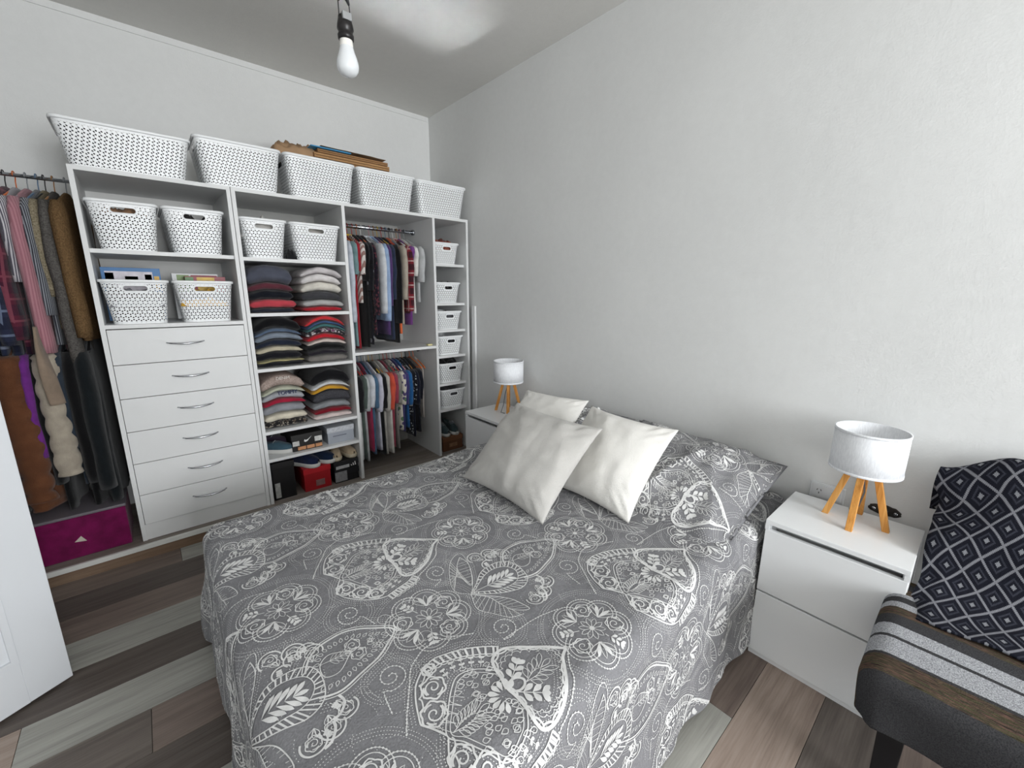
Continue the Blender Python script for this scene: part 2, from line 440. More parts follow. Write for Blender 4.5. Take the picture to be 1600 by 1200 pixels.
for i in range(6):
    z1, z0 = seams[i] - 0.0015, seams[i + 1] + 0.0015
    dr = empty('drawer', (0, 0, 0)); dr.parent = dc
    bx('drawer_front', WHITE_BOARD, dr, X0 + TB + 0.002, X1 - TB - 0.002, YB - 0.002, YB + 0.016, z0, z1, 0.0012)
    zc = (z0 + z1) / 2 + 0.01; xc = (X0 + X1) / 2 + 0.012
    pts = [(xc + 0.075 * t, YB - 0.006 - 0.020 * (1 - t * t) ** 0.7 if abs(t) < 1 else YB, zc - 0.006 * (1 - t * t)) for t in [-1 + 2 * k / 12 for k in range(13)]]
    MB().tube(pts, [0.0035 + 0.002 * (1 - abs(-1 + 2 * k / 12)) for k in range(13)], 7).build('handle', CHROME, dr, True)
    bx('drawer_box', GREYB, dr, X0 + 0.03, X1 - 0.03, YB + 0.016, -0.08, z0 + 0.02, z1 - 0.03)

sh = tag(empty('open_wardrobe', (0, 0, 0)), 'white open wardrobe with clothes shelves, two hanging bays and a narrow basket column', 'wardrobe')
xs = X1 + 0.0015
bx('side_panel', WHITE_BOARD, sh, xs, xs + TB, YB, -0.02, ZP, HT); bx('side_panel', WHITE_BOARD, sh, X4 - TB, X4, YB, -0.02, ZP, HT)
bx('divider', WHITE_BOARD, sh, X2 - TB / 2, X2 + TB / 2, YB, -0.02, ZP, HT - TB); bx('divider', WHITE_BOARD, sh, X3 - TB / 2, X3 + TB / 2, YB, -0.02, ZP, HT - TB)
bx('top_panel', WHITE_BOARD, sh, xs + TB, X4 - TB, YB, -0.02, HT - TB, HT)
bx('back_panel', solid('shaded_back_board', '#a8a8a5', 0.7), sh, xs + TB, X4 - TB, -0.024, -0.018, ZP, HT - TB)  # board colour darkened to stand for shade inside the bays
U2S = [1.492, 1.197, 0.887, 0.518, 0.349]
for z in U2S: bx('shelf', WHITE_BOARD, sh, xs + TB, X2 - TB / 2, YB + 0.004, -0.024, z - TB, z)
ZM = 0.932
bx('shelf', WHITE_BOARD, sh, X2 + TB / 2, X3 - TB / 2, YB + 0.004, -0.024, ZM - TB, ZM)
U4S = [1.516, 1.237, 1.040, 0.846, 0.630, 0.425]
for z in U4S: bx('shelf', WHITE_BOARD, sh, X3 + TB / 2, X4 - TB, YB + 0.035, -0.024, z - TB, z)
RZU, RZL, RY = 1.742, 0.882, -0.28
for z in (RZU, RZL):
    r = MB().tube([(X2 + TB / 2, RY, z), (X3 - TB / 2, RY, z)], 0.0125, 12).build('hanging_rail', CHROME, sh, True)
    for a in (X2 + TB / 2, X3 - TB / 2 - 0.012): MB().tube([(a, RY, z), (a + 0.012, RY, z)], 0.02, 12).build('rail_socket', CHROME, r, True)
# rails of the left bay run on to the left wall
for z, lab in ((1.806, 'thin steel hanging rail left of the drawer cabinet'), (1.16, 'lower steel hanging rail hidden by coats left of the cabinet')):
    tag(MB().tube([(XL, RY, z), (X0, RY, z)], 0.008, 10).build('clothes_rail', CHROME, None, True), lab, 'rail')
# white strip standing between the wardrobe and the wall
tag(bx('white_batten', WHITE_BOARD, None, -0.0225, -0.004, -0.615, -0.575, ZP, 1.215, 0.003), 'tall white batten between wardrobe and wall', 'batten')
# ================================================================== BED
PAT = {"heart":[[0.019,0.008],[-0.007,0.034],[-0.033,0.059],[-0.078,0.095],[-0.105,0.106],[-0.129,0.099],[-0.14,0.08],[-0.145,0.053],[-0.152,0.021],[-0.149,-0.007],[-0.15,-0.037],[-0.153,-0.063],[-0.146,-0.083],[-0.122,-0.09],[-0.088,-0.08],[-0.055,-0.06],[-0.025,-0.028],[-0.005,-0.004],[0.019,0.008]],"hscal":[[-0.143,0.047],[-0.119,0.07],[-0.09,0.076],[-0.048,0.053],[-0.013,0.016],[-0.028,-0.013],[-0.073,-0.051],[-0.097,-0.062],[-0.121,-0.062],[-0.137,-0.041],[-0.147,-0.012]],"feath1":[[-0.112,0.004],[-0.063,0.009]],"sprig1":[[-0.148,0.021],[-0.086,0.058]],"sprig2":[[-0.15,0.008],[-0.092,-0.045]],"oval":[[-0.154,0.015],[-0.139,0.028],[-0.121,0.025],[-0.112,0.012],[-0.12,0.001],[-0.137,0.0],[-0.154,0.015]],"daisy":[[-0.166,0.01],[-0.189,0.035]],"tear":[[-0.141,0.066],[-0.162,0.091],[-0.188,0.109],[-0.218,0.112],[-0.243,0.095],[-0.269,0.066],[-0.301,0.022],[-0.283,-0.01],[-0.262,-0.05],[-0.243,-0.08],[-0.219,-0.085],[-0.193,-0.076],[-0.172,-0.065],[-0.152,-0.041]],"feath2":[[-0.289,0.018],[-0.232,0.018]],"net1":[[-0.188,0.074],[-0.241,0.268]],"net2":[[-0.201,-0.04],[-0.25,0.252]],"lace1":[[-0.097,0.116],[-0.142,0.15],[-0.185,0.171],[-0.235,0.184],[-0.273,0.171]],"lace1b":[[-0.273,0.171],[-0.295,0.152],[-0.308,0.13],[-0.318,0.106],[-0.328,0.073]],"lace1c":[[-0.328,0.073],[-0.314,0.05],[-0.301,0.022]],"lace2":[[-0.129,-0.096],[-0.154,-0.11],[-0.19,-0.118],[-0.223,-0.127]],"lace2b":[[-0.301,0.016],[-0.317,-0.011],[-0.325,-0.037],[-0.313,-0.067],[-0.285,-0.098],[-0.251,-0.12],[-0.223,-0.127]],"rosesA":[[-0.256,0.167],[-0.27,0.123],[-0.297,0.074],[-0.302,-0.031],[-0.272,-0.07],[-0.243,-0.098]],"sprsA":[[-0.154,0.11],[-0.172,0.123],[-0.192,0.132],[-0.212,0.138],[-0.234,0.133],[-0.177,-0.085],[-0.198,-0.091],[-0.222,-0.095]],"chain1":[[-0.357,0.074],[-0.338,0.109],[-0.307,0.158],[-0.284,0.196],[-0.261,0.213],[-0.226,0.227],[-0.176,0.216],[-0.119,0.187]],"chain2":[[0.051,0.006],[0.022,0.003],[-0.01,-0.029],[-0.029,-0.059],[-0.076,-0.09],[-0.111,-0.105],[-0.136,-0.126],[-0.14,-0.142]],"leaf1":[[-0.043,0.303],[-0.069,0.347],[-0.047,0.407],[-0.008,0.461],[0.035,0.476],[0.031,0.427],[0.001,0.358],[-0.038,0.306]],"leaf1i":[[0.024,0.459],[-0.007,0.427],[-0.022,0.378],[-0.021,0.333],[0.012,0.379],[0.028,0.422],[0.024,0.459]],"leaf2":[[-0.043,0.303],[-0.061,0.249],[-0.042,0.208],[-0.016,0.166],[0.016,0.152]],"leaf2i":[[-0.043,0.303],[-0.002,0.258],[0.03,0.214],[0.041,0.155],[0.004,0.184],[-0.005,0.226],[-0.014,0.265],[-0.043,0.303]],"ringo":[[-0.041,0.306],[-0.005,0.33],[0.035,0.359],[0.084,0.365],[0.122,0.349],[0.135,0.305],[0.124,0.252],[0.089,0.231],[0.045,0.242],[0.004,0.265],[-0.041,0.306]],"ringi":[[-0.032,0.306],[0.025,0.337],[0.069,0.346],[0.106,0.33],[0.117,0.296],[0.099,0.267],[0.065,0.259],[0.018,0.271],[-0.032,0.306]],"sprigC":[[-0.024,0.305],[0.099,0.293]],"bumpsC":[[0.059,0.425],[0.105,0.414],[0.137,0.386],[0.15,0.204],[0.117,0.182],[0.08,0.175]],"bigleaf":[[0.109,0.335],[0.122,0.363],[0.145,0.388],[0.184,0.399],[0.225,0.394],[0.271,0.364],[0.312,0.329],[0.284,0.298],[0.247,0.272],[0.203,0.258],[0.155,0.247],[0.115,0.258]],"bigleafi":[[0.207,0.33],[0.169,0.354],[0.141,0.337],[0.14,0.3],[0.171,0.294],[0.207,0.33]],"rosesD":[[0.216,0.346],[0.219,0.313]],"bumpD":[[0.148,0.242],[0.153,0.219],[0.138,0.2],[0.122,0.197]],"bumpD2":[[0.122,0.194],[0.12,0.176],[0.107,0.156],[0.092,0.151]],"loopsD":[[0.13,0.402],[0.1,0.394],[0.072,0.372]],"lobes":[[-0.266,0.372],[-0.189,0.39],[-0.129,0.358],[-0.113,0.257],[-0.165,0.236],[-0.212,0.26],[-0.252,0.295]],"fc":[[-0.173,0.309],[-0.19,0.279]],"spir":[[-0.067,0.447],[-0.052,0.154],[-0.328,0.444],[-0.326,0.207]],"b2":[[0.085,0.003]]}
BX0, BX1, BY0, BY1, BZ = -1.80, -0.03, -2.715, -1.50, 0.497     # inner flat of the bed top
RR = 0.062                                                      # round-over radius of the mattress edge
SKIRT = 0.50
bed = tag(empty('bed', (-0.95, -2.1, 0)), 'double bed hidden under the grey paisley bedspread', 'bed')
bb = MB().box(-0.88, 0.92, -0.62, 0.62, 0.10, 0.28).build('bed_base', cloth('#8d8d8d'), bed, bevel=0.02)
MB().box(-0.89, 0.925, -0.645, 0.635, 0.285, 0.472).build('mattress', cloth('#c9c9c7'), bed, bevel=0.05, seg=4)
for sx in (-0.8, 0.84):
    for sy in (-0.55, 0.55): MB().lathe([(0.025, 0), (0.03, 0.10)], (sx, sy, 0), 12, True, True).build('leg', BLACKPAINT, bed)

def drape(u, v):
    """fabric coordinates (metres) -> point of the bedspread in the room, plus distance past the edge"""
    px = min(max(u, BX0), BX1); py = min(max(v, BY0), BY1)
    du, dv = u - px, v - py
    if u > BX1: du = 0.0
    s = hypot(du, dv)
    z = BZ + 0.007 * N3(u * 3.1, v * 3.1, 0.3) + 0.003 * N3(u * 9, v * 9, 1.7) + 0.0016 * N3(u * 26, v * 26, 3.1)
    z += 0.012 * smoothstep(-1.2, -0.6, u) 
    if s < 1e-6: return Vector((px if u <= BX1 else u, py, z)), 0.0
    nx, ny = du / s, dv / s
    q = RR * pi / 2
    if s < q:
        a = s / RR; o = RR * sin(a); dz = RR * (1 - cos(a)); h = 0.0
    else:
        h = s - q; o = RR + 0.03 * h; dz = RR + h
    # folds hanging below the edge, deepest at the two foot corners
    along = (px - py) * 1.0 + atan2(ny, nx) * 0.16
    corner = min(abs(nx), abs(ny)) * 1.6
    amp = smoothstep(0.02, 0.42, h) * (0.015 + 0.065 * corner)
    f = sin(along * 19 + 2.2 * N3(along * 2.0, 0.5, 0.1)) * 0.65 + sin(along * 41 + 1.3) * 0.25 + N3(along * 8, h * 3, 2.0) * 0.5
    o += amp * (f + 0.55) + 0.006 * N3(along * 14, h * 8, 4.0) * smoothstep(0.0, 0.2, h)
    return Vector((px + nx * o, py + ny * o, z - dz)), s

def drape_n(u, v):
    e = 0.004
    a, _ = drape(u + e, v); b, _ = drape(u - e, v); c, _ = drape(u, v + e); d, _ = drape(u, v - e)
    n = (a - b).cross(c - d)
    return n.normalized() if n.length > 1e-9 else Vector((0, 0, 1))

SPREAD = NT('grey_bedspread_cotton', 0.92, 0.12)
_co = SPREAD.coord()
_v = SPREAD.noise(_co, 240.0, 3, 0.7); _v2 = SPREAD.noise(_co, 7.0, 3)
SPREAD.color(SPREAD.ramp(SPREAD.math('ADD', SPREAD.math('MULTIPLY', _v, 0.6), SPREAD.math('MULTIPLY', _v2, 0.4)), [(0.35, rgb('#737376')), (0.65, rgb('#8a8a8d'))]))
SPREAD.bump(SPREAD.math('ADD', _v, SPREAD.math('MULTIPLY', SPREAD.noise(_co, 30.0, 3), 2.0)), 0.45, 0.004)
SPREAD = SPREAD.m
PRINT = solid('white_fabric_print', '#d6d6d5', 0.95, 0.1, 0.12, 60.0)

verts, faces, idx = [], [], {}
def vid(p):
    k = (round(p.x, 4), round(p.y, 4), round(p.z, 4))
    if k not in idx: idx[k] = len(verts); verts.append(tuple(p))
    return idx[k]
def quadgrid(fn, na, nb):
    g = [[vid(fn(i / na, j / nb)) for j in range(nb + 1)] for i in range(na + 1)]
    for i in range(na):
        for j in range(nb):
            q = [g[i][j], g[i + 1][j], g[i + 1][j + 1], g[i][j + 1]]
            r = []
            for x in q:
                if x not in r: r.append(x)
            if len(r) > 2: faces.append(tuple(r))
def lerp(a, b, t): return a + (b - a) * t
quadgrid(lambda a, b: drape(lerp(BX0, BX1, a), lerp(BY0, BY1, b))[0], 120, 82)
ns = 36
quadgrid(lambda a, b: drape(lerp(BX1, BX0, a), BY1 + 1e-5 + SKIRT * b)[0], 150, ns)
quadgrid(lambda a, b: drape(BX0 - (1e-5 + SKIRT * b) * sin(a * pi / 2), BY1 + (1e-5 + SKIRT * b) * cos(a * pi / 2))[0], 60, ns)
quadgrid(lambda a, b: drape(BX0 - 1e-5 - SKIRT * b, lerp(BY1, BY0, a))[0], 110, ns)
quadgrid(lambda a, b: drape(BX0 - (1e-5 + SKIRT * b) * cos(a * pi / 2), BY0 - (1e-5 + SKIRT * b) * sin(a * pi / 2))[0], 60, ns)
quadgrid(lambda a, b: drape(lerp(BX0, BX1, a), BY0 - 1e-5 - SKIRT * b)[0], 150, ns)
mb = MB(); mb.v, mb.f = verts, faces
spread = tag(fixn(mb.build('bedspread', SPREAD, None, True)), 'grey cotton bedspread with white paisley and flower print', 'bedspread')

# ---- the print: strokes in fabric coordinates, laid out on one repeat of 0.574 m
STROKES = []                               # (closed polygon or ribbon) stored as list of (left, right) pairs
def cr(pts, n=6):
    """Catmull-Rom smoothing"""
    out = []; P = [Vector(p) for p in pts]
    for i in range(len(P) - 1):
        p0, p1, p2, p3 = P[max(i - 1, 0)], P[i], P[i + 1], P[min(i + 2, len(P) - 1)]
        m = max(2, min(n, int((p2 - p1).length / 0.006) + 1))
        for k in range(m):
            t = k / m
            out.append(0.5 * ((2 * p1) + (p2 - p0) * t + (2 * p0 - 5 * p1 + 4 * p2 - p3) * t * t + (3 * p1 - p0 - 3 * p2 + p3) * t ** 3))
    out.append(P[-1]); return out
def stroke(pts, w, smooth=True):
    p = cr(pts) if smooth else [Vector(q) for q in pts]
    r = []
    for i in range(len(p)):
        t = p[min(i + 1, len(p) - 1)] - p[max(i - 1, 0)]
        if t.length < 1e-9: continue
        t.normalize(); nrm = Vector((-t.y, t.x)) * (w / 2)
        r.append((p[i] + nrm, p[i] - nrm))
    if len(r) > 1: STROKES.append(r)
def blob(c, rx, ry, ang=0.0, n=5):
    c = Vector(c); ax = Vector((cos(ang), sin(ang))) * rx; ay = Vector((-sin(ang), cos(ang))) * ry; r = []
    for i in range(n + 1):
        t = -1 + 2 * i / n; h = sqrt(max(0.0, 1 - t * t))
        r.append((c + ax * t + ay * h, c + ax * t - ay * h))
    STROKES.append(r)
def petal(base, ang, L, wd, w, fill=False):
    b = Vector(base); a = Vector((cos(ang), sin(ang))); p = Vector((-a.y, a.x))
    if fill:
        STROKES.append([(b + a * L * t + p * wd / 2 * sin(pi * t ** 1.5) ** 0.8, b + a * L * t - p * wd / 2 * sin(pi * t ** 1.5) ** 0.8) for t in [i / 6 for i in range(7)]])
    else:
        up = [b + a * L * t + p * wd / 2 * sin(pi * t ** 1.5) ** 0.8 for t in [i / 6 for i in range(7)]]
        dn = [b + a * L * t - p * wd / 2 * sin(pi * t ** 1.5) ** 0.8 for t in [i / 6 for i in range(6, -1, -1)]]
        stroke(up + dn[1:], w, False)
def resample(pts, step):
    p = cr(pts, 10); out = [p[0]]; acc = 0.0
    for i in range(1, len(p)):
        seg = p[i] - p[i - 1]; L = seg.length
        while acc + L >= step and L > 1e-9:
            t = (step - acc) / L; q = p[i - 1] + seg * t; out.append(q)
            seg = p[i] - q; L = seg.length; p[i - 1] = q; acc = 0.0
        acc += L
    return out
def beads(pts, step=0.0075, r=0.0021, line=0.0012):
    q = resample(pts, step)
    if line: stroke(q, line, False)
    for i in range(len(q)):
        t = q[min(i + 1, len(q) - 1)] - q[max(i - 1, 0)]
        blob(q[i], r * 1.25, r, atan2(t.y, t.x), 4)
def scallop(pts, bump, h, w, side=1):
    q = resample(pts, bump); 
    for a, b in zip(q, q[1:]):
        t = b - a; n = Vector((-t.y, t.x)).normalized() * h * side
        stroke([a, a + t * 0.15 + n * 0.8, a + t * 0.5 + n, a + t * 0.85 + n * 0.8, b], w)
def ladder(pa, pb, k, w):
    A, B = cr(pa, 10), cr(pb, 10)
    for i in range(k):
        t = (i + 0.5) / k
        stroke([A[int(t * (len(A) - 1))], B[int(t * (len(B) - 1))]], w, False)
def offset(pts, d):
    p = [Vector(q) for q in pts]; out = []
    for i in range(len(p)):
        t = (p[min(i + 1, len(p) - 1)] - p[max(i - 1, 0)]).normalized(); out.append(p[i] + Vector((-t.y, t.x)) * d)
    return out
def rose(c, r, w=0.0022):
    c = Vector(c); a0 = random.uniform(0, 6)
    ring = [c + Vector((cos(a), sin(a))) * r * (1 + 0.09 * sin(6 * a)) for a in [2 * pi * i / 24 for i in range(25)]]
    stroke(ring, w * 1.3, False)
    stroke([c + Vector((cos(a0 + t * 9), sin(a0 + t * 9))) * r * 0.72 * t for t in [i / 22 for i in range(3, 23)]], w)
    for k in range(3):
        a = a0 + 2.1 * k; stroke([c + Vector((cos(a + s), sin(a + s))) * r * 0.8 for s in (-0.5, -0.25, 0, 0.25, 0.5)], w * 1.2)
def sprig(a, b, n=3, lw=0.010, fill=True, w=0.002):
    a, b = Vector(a), Vector(b); t = b - a; an = atan2(t.y, t.x); L = t.length
    stroke([a, b], w, False)
    for i in range(n):
        p = a + t * (0.3 + 0.5 * i / max(1, n - 1)); l = L * 0.36 * (1 - 0.2 * i / n)
        petal(p, an + 0.75, l, lw, w * 0.7, fill); petal(p, an - 0.75, l, lw, w * 0.7, fill)
    petal(a + t * 0.8, an, L * 0.25, lw, w * 0.7, fill)
def feather(a, b, n, L, w=0.0016, wd=0.012):
    a, b = Vector(a), Vector(b); t = b - a; an = atan2(t.y, t.x)
    petal(a, an, t.length, t.length * 0.25, w)
    for i in range(n):
        f = 0.18 + 0.75 * i / (n - 1); p = a + t * f
        for sgn in (1, -1): petal(p + Vector((-t.y, t.x)).normalized() * sgn * 0.004, an + sgn * (1.15 - 0.55 * f), L * (0.65 + 0.5 * f), wd, w)
    petal(b, an, L * 0.9, wd, w)
def spiral(c, r, a0, turns=1.9, tail=None, sgn=1):
    c = Vector(c); pts = [c + Vector((cos(a0 + sgn * t * turns * 2 * pi), sin(a0 + sgn * t * turns * 2 * pi))) * (r * (0.14 + 0.86 * t)) for t in [i / 26 for i in range(27)]]
    if tail: pts += [Vector(q) for q in tail]
    beads(pts, 0.0085, 0.0019, 0.0013)
def flower(c, R, lobes, a0, w=0.0022):
    c = Vector(c)
    prev = None
    for k in range(lobes):
        a = a0 + 2 * pi * k / lobes; m = c + Vector((cos(a), sin(a))) * R * 0.62; rr = R * 0.40
        arc = [m + Vector((cos(a + s), sin(a + s))) * rr * 1.05 for s in [-1.55 + 3.1 * i / 10 for i in range(11)]]
        beads(arc, 0.0072, 0.0019, 0.0014)
        arc2 = [m + Vector((cos(a + s), sin(a + s))) * rr * 0.82 for s in [-1.75 + 3.5 * i / 12 for i in range(13)]]
        stroke(arc2, w * 0.8)
        if k % 3 == 0: rose(m, rr * 0.55, w)
        elif k % 3 == 1:
            for s in (-0.9, -0.45, 0, 0.45, 0.9): petal(c + Vector((cos(a), sin(a))) * R * 0.42, a + s, rr * 1.05, rr * 0.26, w * 0.75, abs(s) == 0.45)
        else: sprig(c + Vector((cos(a), sin(a))) * R * 0.35, m + Vector((cos(a), sin(a))) * rr * 0.55, 3, rr * 0.2, True, w * 0.8)
    for k in range(10):
        a = a0 + 2 * pi * k / 10; petal(c, a, R * 0.34, R * 0.12, w * 0.75)
    blob(c, R * 0.07, R * 0.07)

def motif():
    P = PAT
    # heart-topped paisley
    stroke(P['heart'], 0.0072); 
    inner = offset(P['heart'], 0.006); scallop(P['hscal'], 0.021, 0.008, 0.0015); scallop(offset(P['hscal'], 0.008), 0.019, 0.006, 0.0013)
    scallop(P['heart'][1:-1], 0.026, -0.007, 0.0042, -1)
    feather(P['feath1'][0], P['feath1'][1], 4, 0.036); sprig(P['sprig1'][0], P['sprig1'][1], 3, 0.013); sprig(P['sprig2'][0], P['sprig2'][1], 3, 0.013)
    stroke(P['oval'], 0.0055)
    c, e = Vector(P['daisy'][0]), Vector(P['daisy'][1]); a0 = atan2(e.y - c.y, e.x - c.x)
    for k in range(9): petal(c + Vector((cos(a0 - 1.9 + k * 0.475), sin(a0 - 1.9 + k * 0.475))) * 0.012, a0 - 1.9 + k * 0.475, 0.026, 0.0115, 0.002, True)
    stroke(P['tear'], 0.0026); stroke(offset(P['tear'], 0.0085), 0.0018); 
    feather(P['feath2'][0], P['feath2'][1], 7, 0.034, 0.0017, 0.011)
    scallop([P['feath2'][0], Vector(P['feath2'][1]) + Vector((0.0, 0.045))], 0.018, 0.03, 0.0013)
    for key, cnt in (('net1', 24), ('net2', 30)):
        c = Vector(P[key][0])
        for k in range(cnt):
            a = k * 2.399; r = 0.0085 * sqrt(k + 0.5); q = c + Vector((cos(a), sin(a))) * r * 1.15
            petal(q, a * 1.3, 0.016, 0.0105, 0.0017)
    for key in ('lace1', 'lace2'):
        L = P[key]; o = offset(L, 0.020 if key == 'lace1' else 0.020)
        stroke(L, 0.0032); stroke(o, 0.0028); ladder(L, o, 13, 0.0052)
        scallop(o, 0.015, 0.006, 0.0024)
    for key in ('lace1b', 'lace2b'): stroke(P[key], 0.0034); scallop(offset(P[key], 0.006), 0.03, 0.006, 0.003)
    stroke(P['lace1c'], 0.0042)
    for k, q in enumerate(P['rosesA']): rose(q, (0.015, 0.025, 0.026, 0.025, 0.024, 0.02)[k], 0.0031)
    for k, q in enumerate(P['sprsA']):
        d = (Vector(q) - Vector(P['feath2'][1])).normalized(); sprig(Vector(q) - d * 0.012, Vector(q) + d * 0.014, 2, 0.006, True, 0.0016)
    beads(P['chain1']); beads(P['chain2'])
    # lily with leaves and ringed drop
    beads(P['leaf1'], 0.0075, 0.0016, 0.0014); stroke(P['leaf1i'], 0.0022); ladder(P['leaf1'][1:4], P['leaf1i'][1:4], 11, 0.0015); ladder(P['leaf1i'][:4], P['leaf1i'][:2:-1], 10, 0.0013)
    beads(P['leaf2'], 0.0075, 0.0016, 0.0014); stroke(P['leaf2i'], 0.0022); ladder(P['leaf2i'][:4], P['leaf2i'][:3:-1], 12, 0.0013); ladder(P['leaf2'], P['leaf2i'][:3:-1], 11, 0.0015)
    stroke(P['ringo'], 0.0026); stroke(P['ringi'], 0.0022); ladder(P['ringo'], P['ringi'], 34, 0.0034)
    sprig(P['sprigC'][0], P['sprigC'][1], 5, 0.011, True, 0.0018)
    for k, q in enumerate(P['bumpsC']):
        cc = Vector(P['ringi'][4]); d = (Vector(q) - cc); a = atan2(d.y, d.x); r = 0.024
        stroke([Vector(q) + Vector((cos(a + s), sin(a + s))) * r for s in [-1.8 + 3.6 * i / 12 for i in range(13)]], 0.0036)
        rose(q, r * 0.62, 0.0016)
        for s in (-1, 0, 1): petal(Vector(q) - d.normalized() * 0.03, a + s * 0.5, 0.02, 0.007, 0.0014)
    # big leaf
    stroke(P['bigleaf'], 0.0046); stroke(offset(P['bigleaf'], 0.007), 0.0024); stroke(P['bigleafi'], 0.002)
    q = resample(offset(P['bigleaf'], -0.014), 0.0155); cen = Vector((0.19, 0.33))
    for p in q:
        d = cen - p; petal(p, atan2(d.y, d.x), 0.0135, 0.0075, 0.0015)
    for p in P['rosesD']: rose(p, 0.017, 0.0018)
    sprig(P['bigleafi'][2], P['bigleafi'][0], 4, 0.007, False, 0.0015)
    for k in range(8): petal((0.245 + 0.005 * k, 0.33 - 0.004 * k), 0.9 * k, 0.018, 0.008, 0.0014)
    for key in ('bumpD', 'bumpD2'):
        stroke(P[key], 0.0055); m = sum((Vector(x) for x in P[key]), Vector((0, 0))) / len(P[key]); sprig(m + Vector((-0.012, 0.02)), m, 3, 0.006, True, 0.0015)
    for p in P['loopsD']:
        stroke([Vector(p) + Vector((cos(s), sin(s))) * 0.02 for s in [0.3 + 3.6 * i / 10 for i in range(11)]], 0.0036); sprig(Vector(p) - Vector((0.006, 0.012)), Vector(p) + Vector((-0.004, 0.012)), 3, 0.006, True, 0.0014)
    # flowers and curls
    flower((-0.175, 0.305), 0.105, 8, 0.4); flower((0.112, 0.004), 0.098, 8, 1.1)
    S = P['spir']
    spiral(S[0], 0.035, 0.2, 1.7, [(-0.10, 0.40)], 1); spiral(S[1], 0.036, 2.2, 1.7, [(0.03, 0.12), (0.10, 0.105)], -1)
    spiral(S[2], 0.035, 1.0, 1.7, [(-0.29, 0.37)], 1); spiral(S[3], 0.037, 2.0, 1.7, [(-0.36, 0.13)], -1)
    def dots(path, step=0.0058):
        q = resample(path, step)
        for i in range(len(q)):
            t = q[min(i + 1, len(q) - 1)] - q[max(i - 1, 0)]; blob(q[i], 0.0017, 0.0009, atan2(t.y, t.x), 2)
    def ring_of(c, R): return [Vector(c) + Vector((cos(a), sin(a))) * R for a in [2 * pi * i / 40 for i in range(41)]]
    for d in (0.012, 0.019, 0.026):       # stitched echo lines round the motifs
        dots(ring_of((-0.175, 0.305), 0.118 + d)); dots(ring_of((0.112, 0.004), 0.110 + d))
        for key, sg in (('lace1', -1), ('lace1b', -1), ('lace2', -1), ('lace2b', -1)): dots(offset(P[key], sg * (d - 0.004)))
        dots(offset(P['bigleaf'], 0.008 + d)); dots(offset(P['heart'][12:], d))
        for c in P['spir']: dots(ring_of(c, 0.036 + d))
    for d in (0.006, 0.012): dots(offset(P['tear'], -d)) ; dots(offset(P['leaf1'], d)); dots(offset(P['leaf2'], -d))
    for k, q in enumerate(P['lobes']): stroke(ring_of(q, 0.016), 0.0014, False)
    rnd = random.Random(3)
    for k in range(130):          # dotted trails filling the ground
        a = rnd.uniform(0, 6.28); p = Vector((rnd.uniform(-0.36, 0.21), rnd.uniform(-0.11, 0.46)))
        for j in range(7):
            p = p + Vector((cos(a), sin(a))) * 0.0075; a += 0.12; blob(p, 0.0016, 0.0009, a, 2)
motif()
PER = 0.574; OX, OY = -1.285, -2.675
def lay_print(name, parent, point, cells, inside):
    pv, pf = [], []
    for ci, cj in cells:
        for st in STROKES:
            run = []
            for l, r in st:
                a = (OX + ci * PER + l.x, OY + cj * PER + l.y); b = (OX + ci * PER + r.x, OY + cj * PER + r.y)
                if not (inside(*a) and inside(*b)): 
                    run = []; continue
                i = len(pv); pv.append(tuple(point(*a))); pv.append(tuple(point(*b)))
                if run: pf.append((run[0], run[1], i + 1, i))
                run = (i, i + 1)
    m = MB(); m.v, m.f = pv, pf
    o = m.build(name, PRINT, parent); o['kind'] = 'stuff'; o['label'] = 'white printed paisley and flower line drawing'
    return o
cache = {}
def on_spread(u, v):
    k = (round(u / 0.006), round(v / 0.006))
    if k not in cache: cache[k] = drape_n(u, v)
    n = cache[k]
    if n.z < -0.2: n = -n
    p, s = drape(u, v)
    return p + n * 0.0016
def in_spread(u, v):
    if u > BX1 - 0.004: return False
    du = max(BX0 - u, 0.0); dv = max(BY0 - v, v - BY1, 0.0)
    return hypot(du, dv) < SKIRT - 0.004
lay_print('paisley_print', spread, on_spread, [(i, j) for i in range(-2, 4) for j in range(-2, 5)], in_spread)

# ---- pillows
def pillow_fn(Wd, Hd, T, k=0.05, wr=0.006, seed=0.0, flange=0.0):
    def f(a, b, side):
        ea, eb = abs(a), abs(b)
        x = a * Wd / 2 * (1 - k * (1 - b * b) ** 1.0 * ea ** 2); y = b * Hd / 2 * (1 - k * (1 - a * a) * eb ** 2)
        g = 1.0 - flange
        aa, b2 = min(1.0, ea / g), min(1.0, eb / g)
        t = T / 2 * (max(0.0, (1 - aa ** 2.4) * (1 - b2 ** 2.4))) ** 0.62
        w = wr * (N3(x * 9 + seed, y * 9, side * 3.0) + 0.6 * N3(x * 22 + seed, y * 7 - seed, side))
        edge = min(1.0, (1 - ea) * 6) * min(1.0, (1 - eb) * 6)
        # gathers running in from the corners
        cr_ = sin((ea - eb) * 26 + seed) * max(0.0, ea * eb - 0.25) * 0.012
        rdg = (1 - abs(N3(x * 5 + seed * 3, y * 2.5 + seed, side * 2.0))) ** 6 + 0.7 * (1 - abs(N3(x * 3 - seed, y * 7 + seed, side * 5.0))) ** 6
        w += wr * 1.5 * (rdg - 0.5)
        return Vector((x, y, side * (t + (cr_ if flange == 0 else 0) * edge) + w * edge * (1 if side > 0 else 0.5)))
    return f
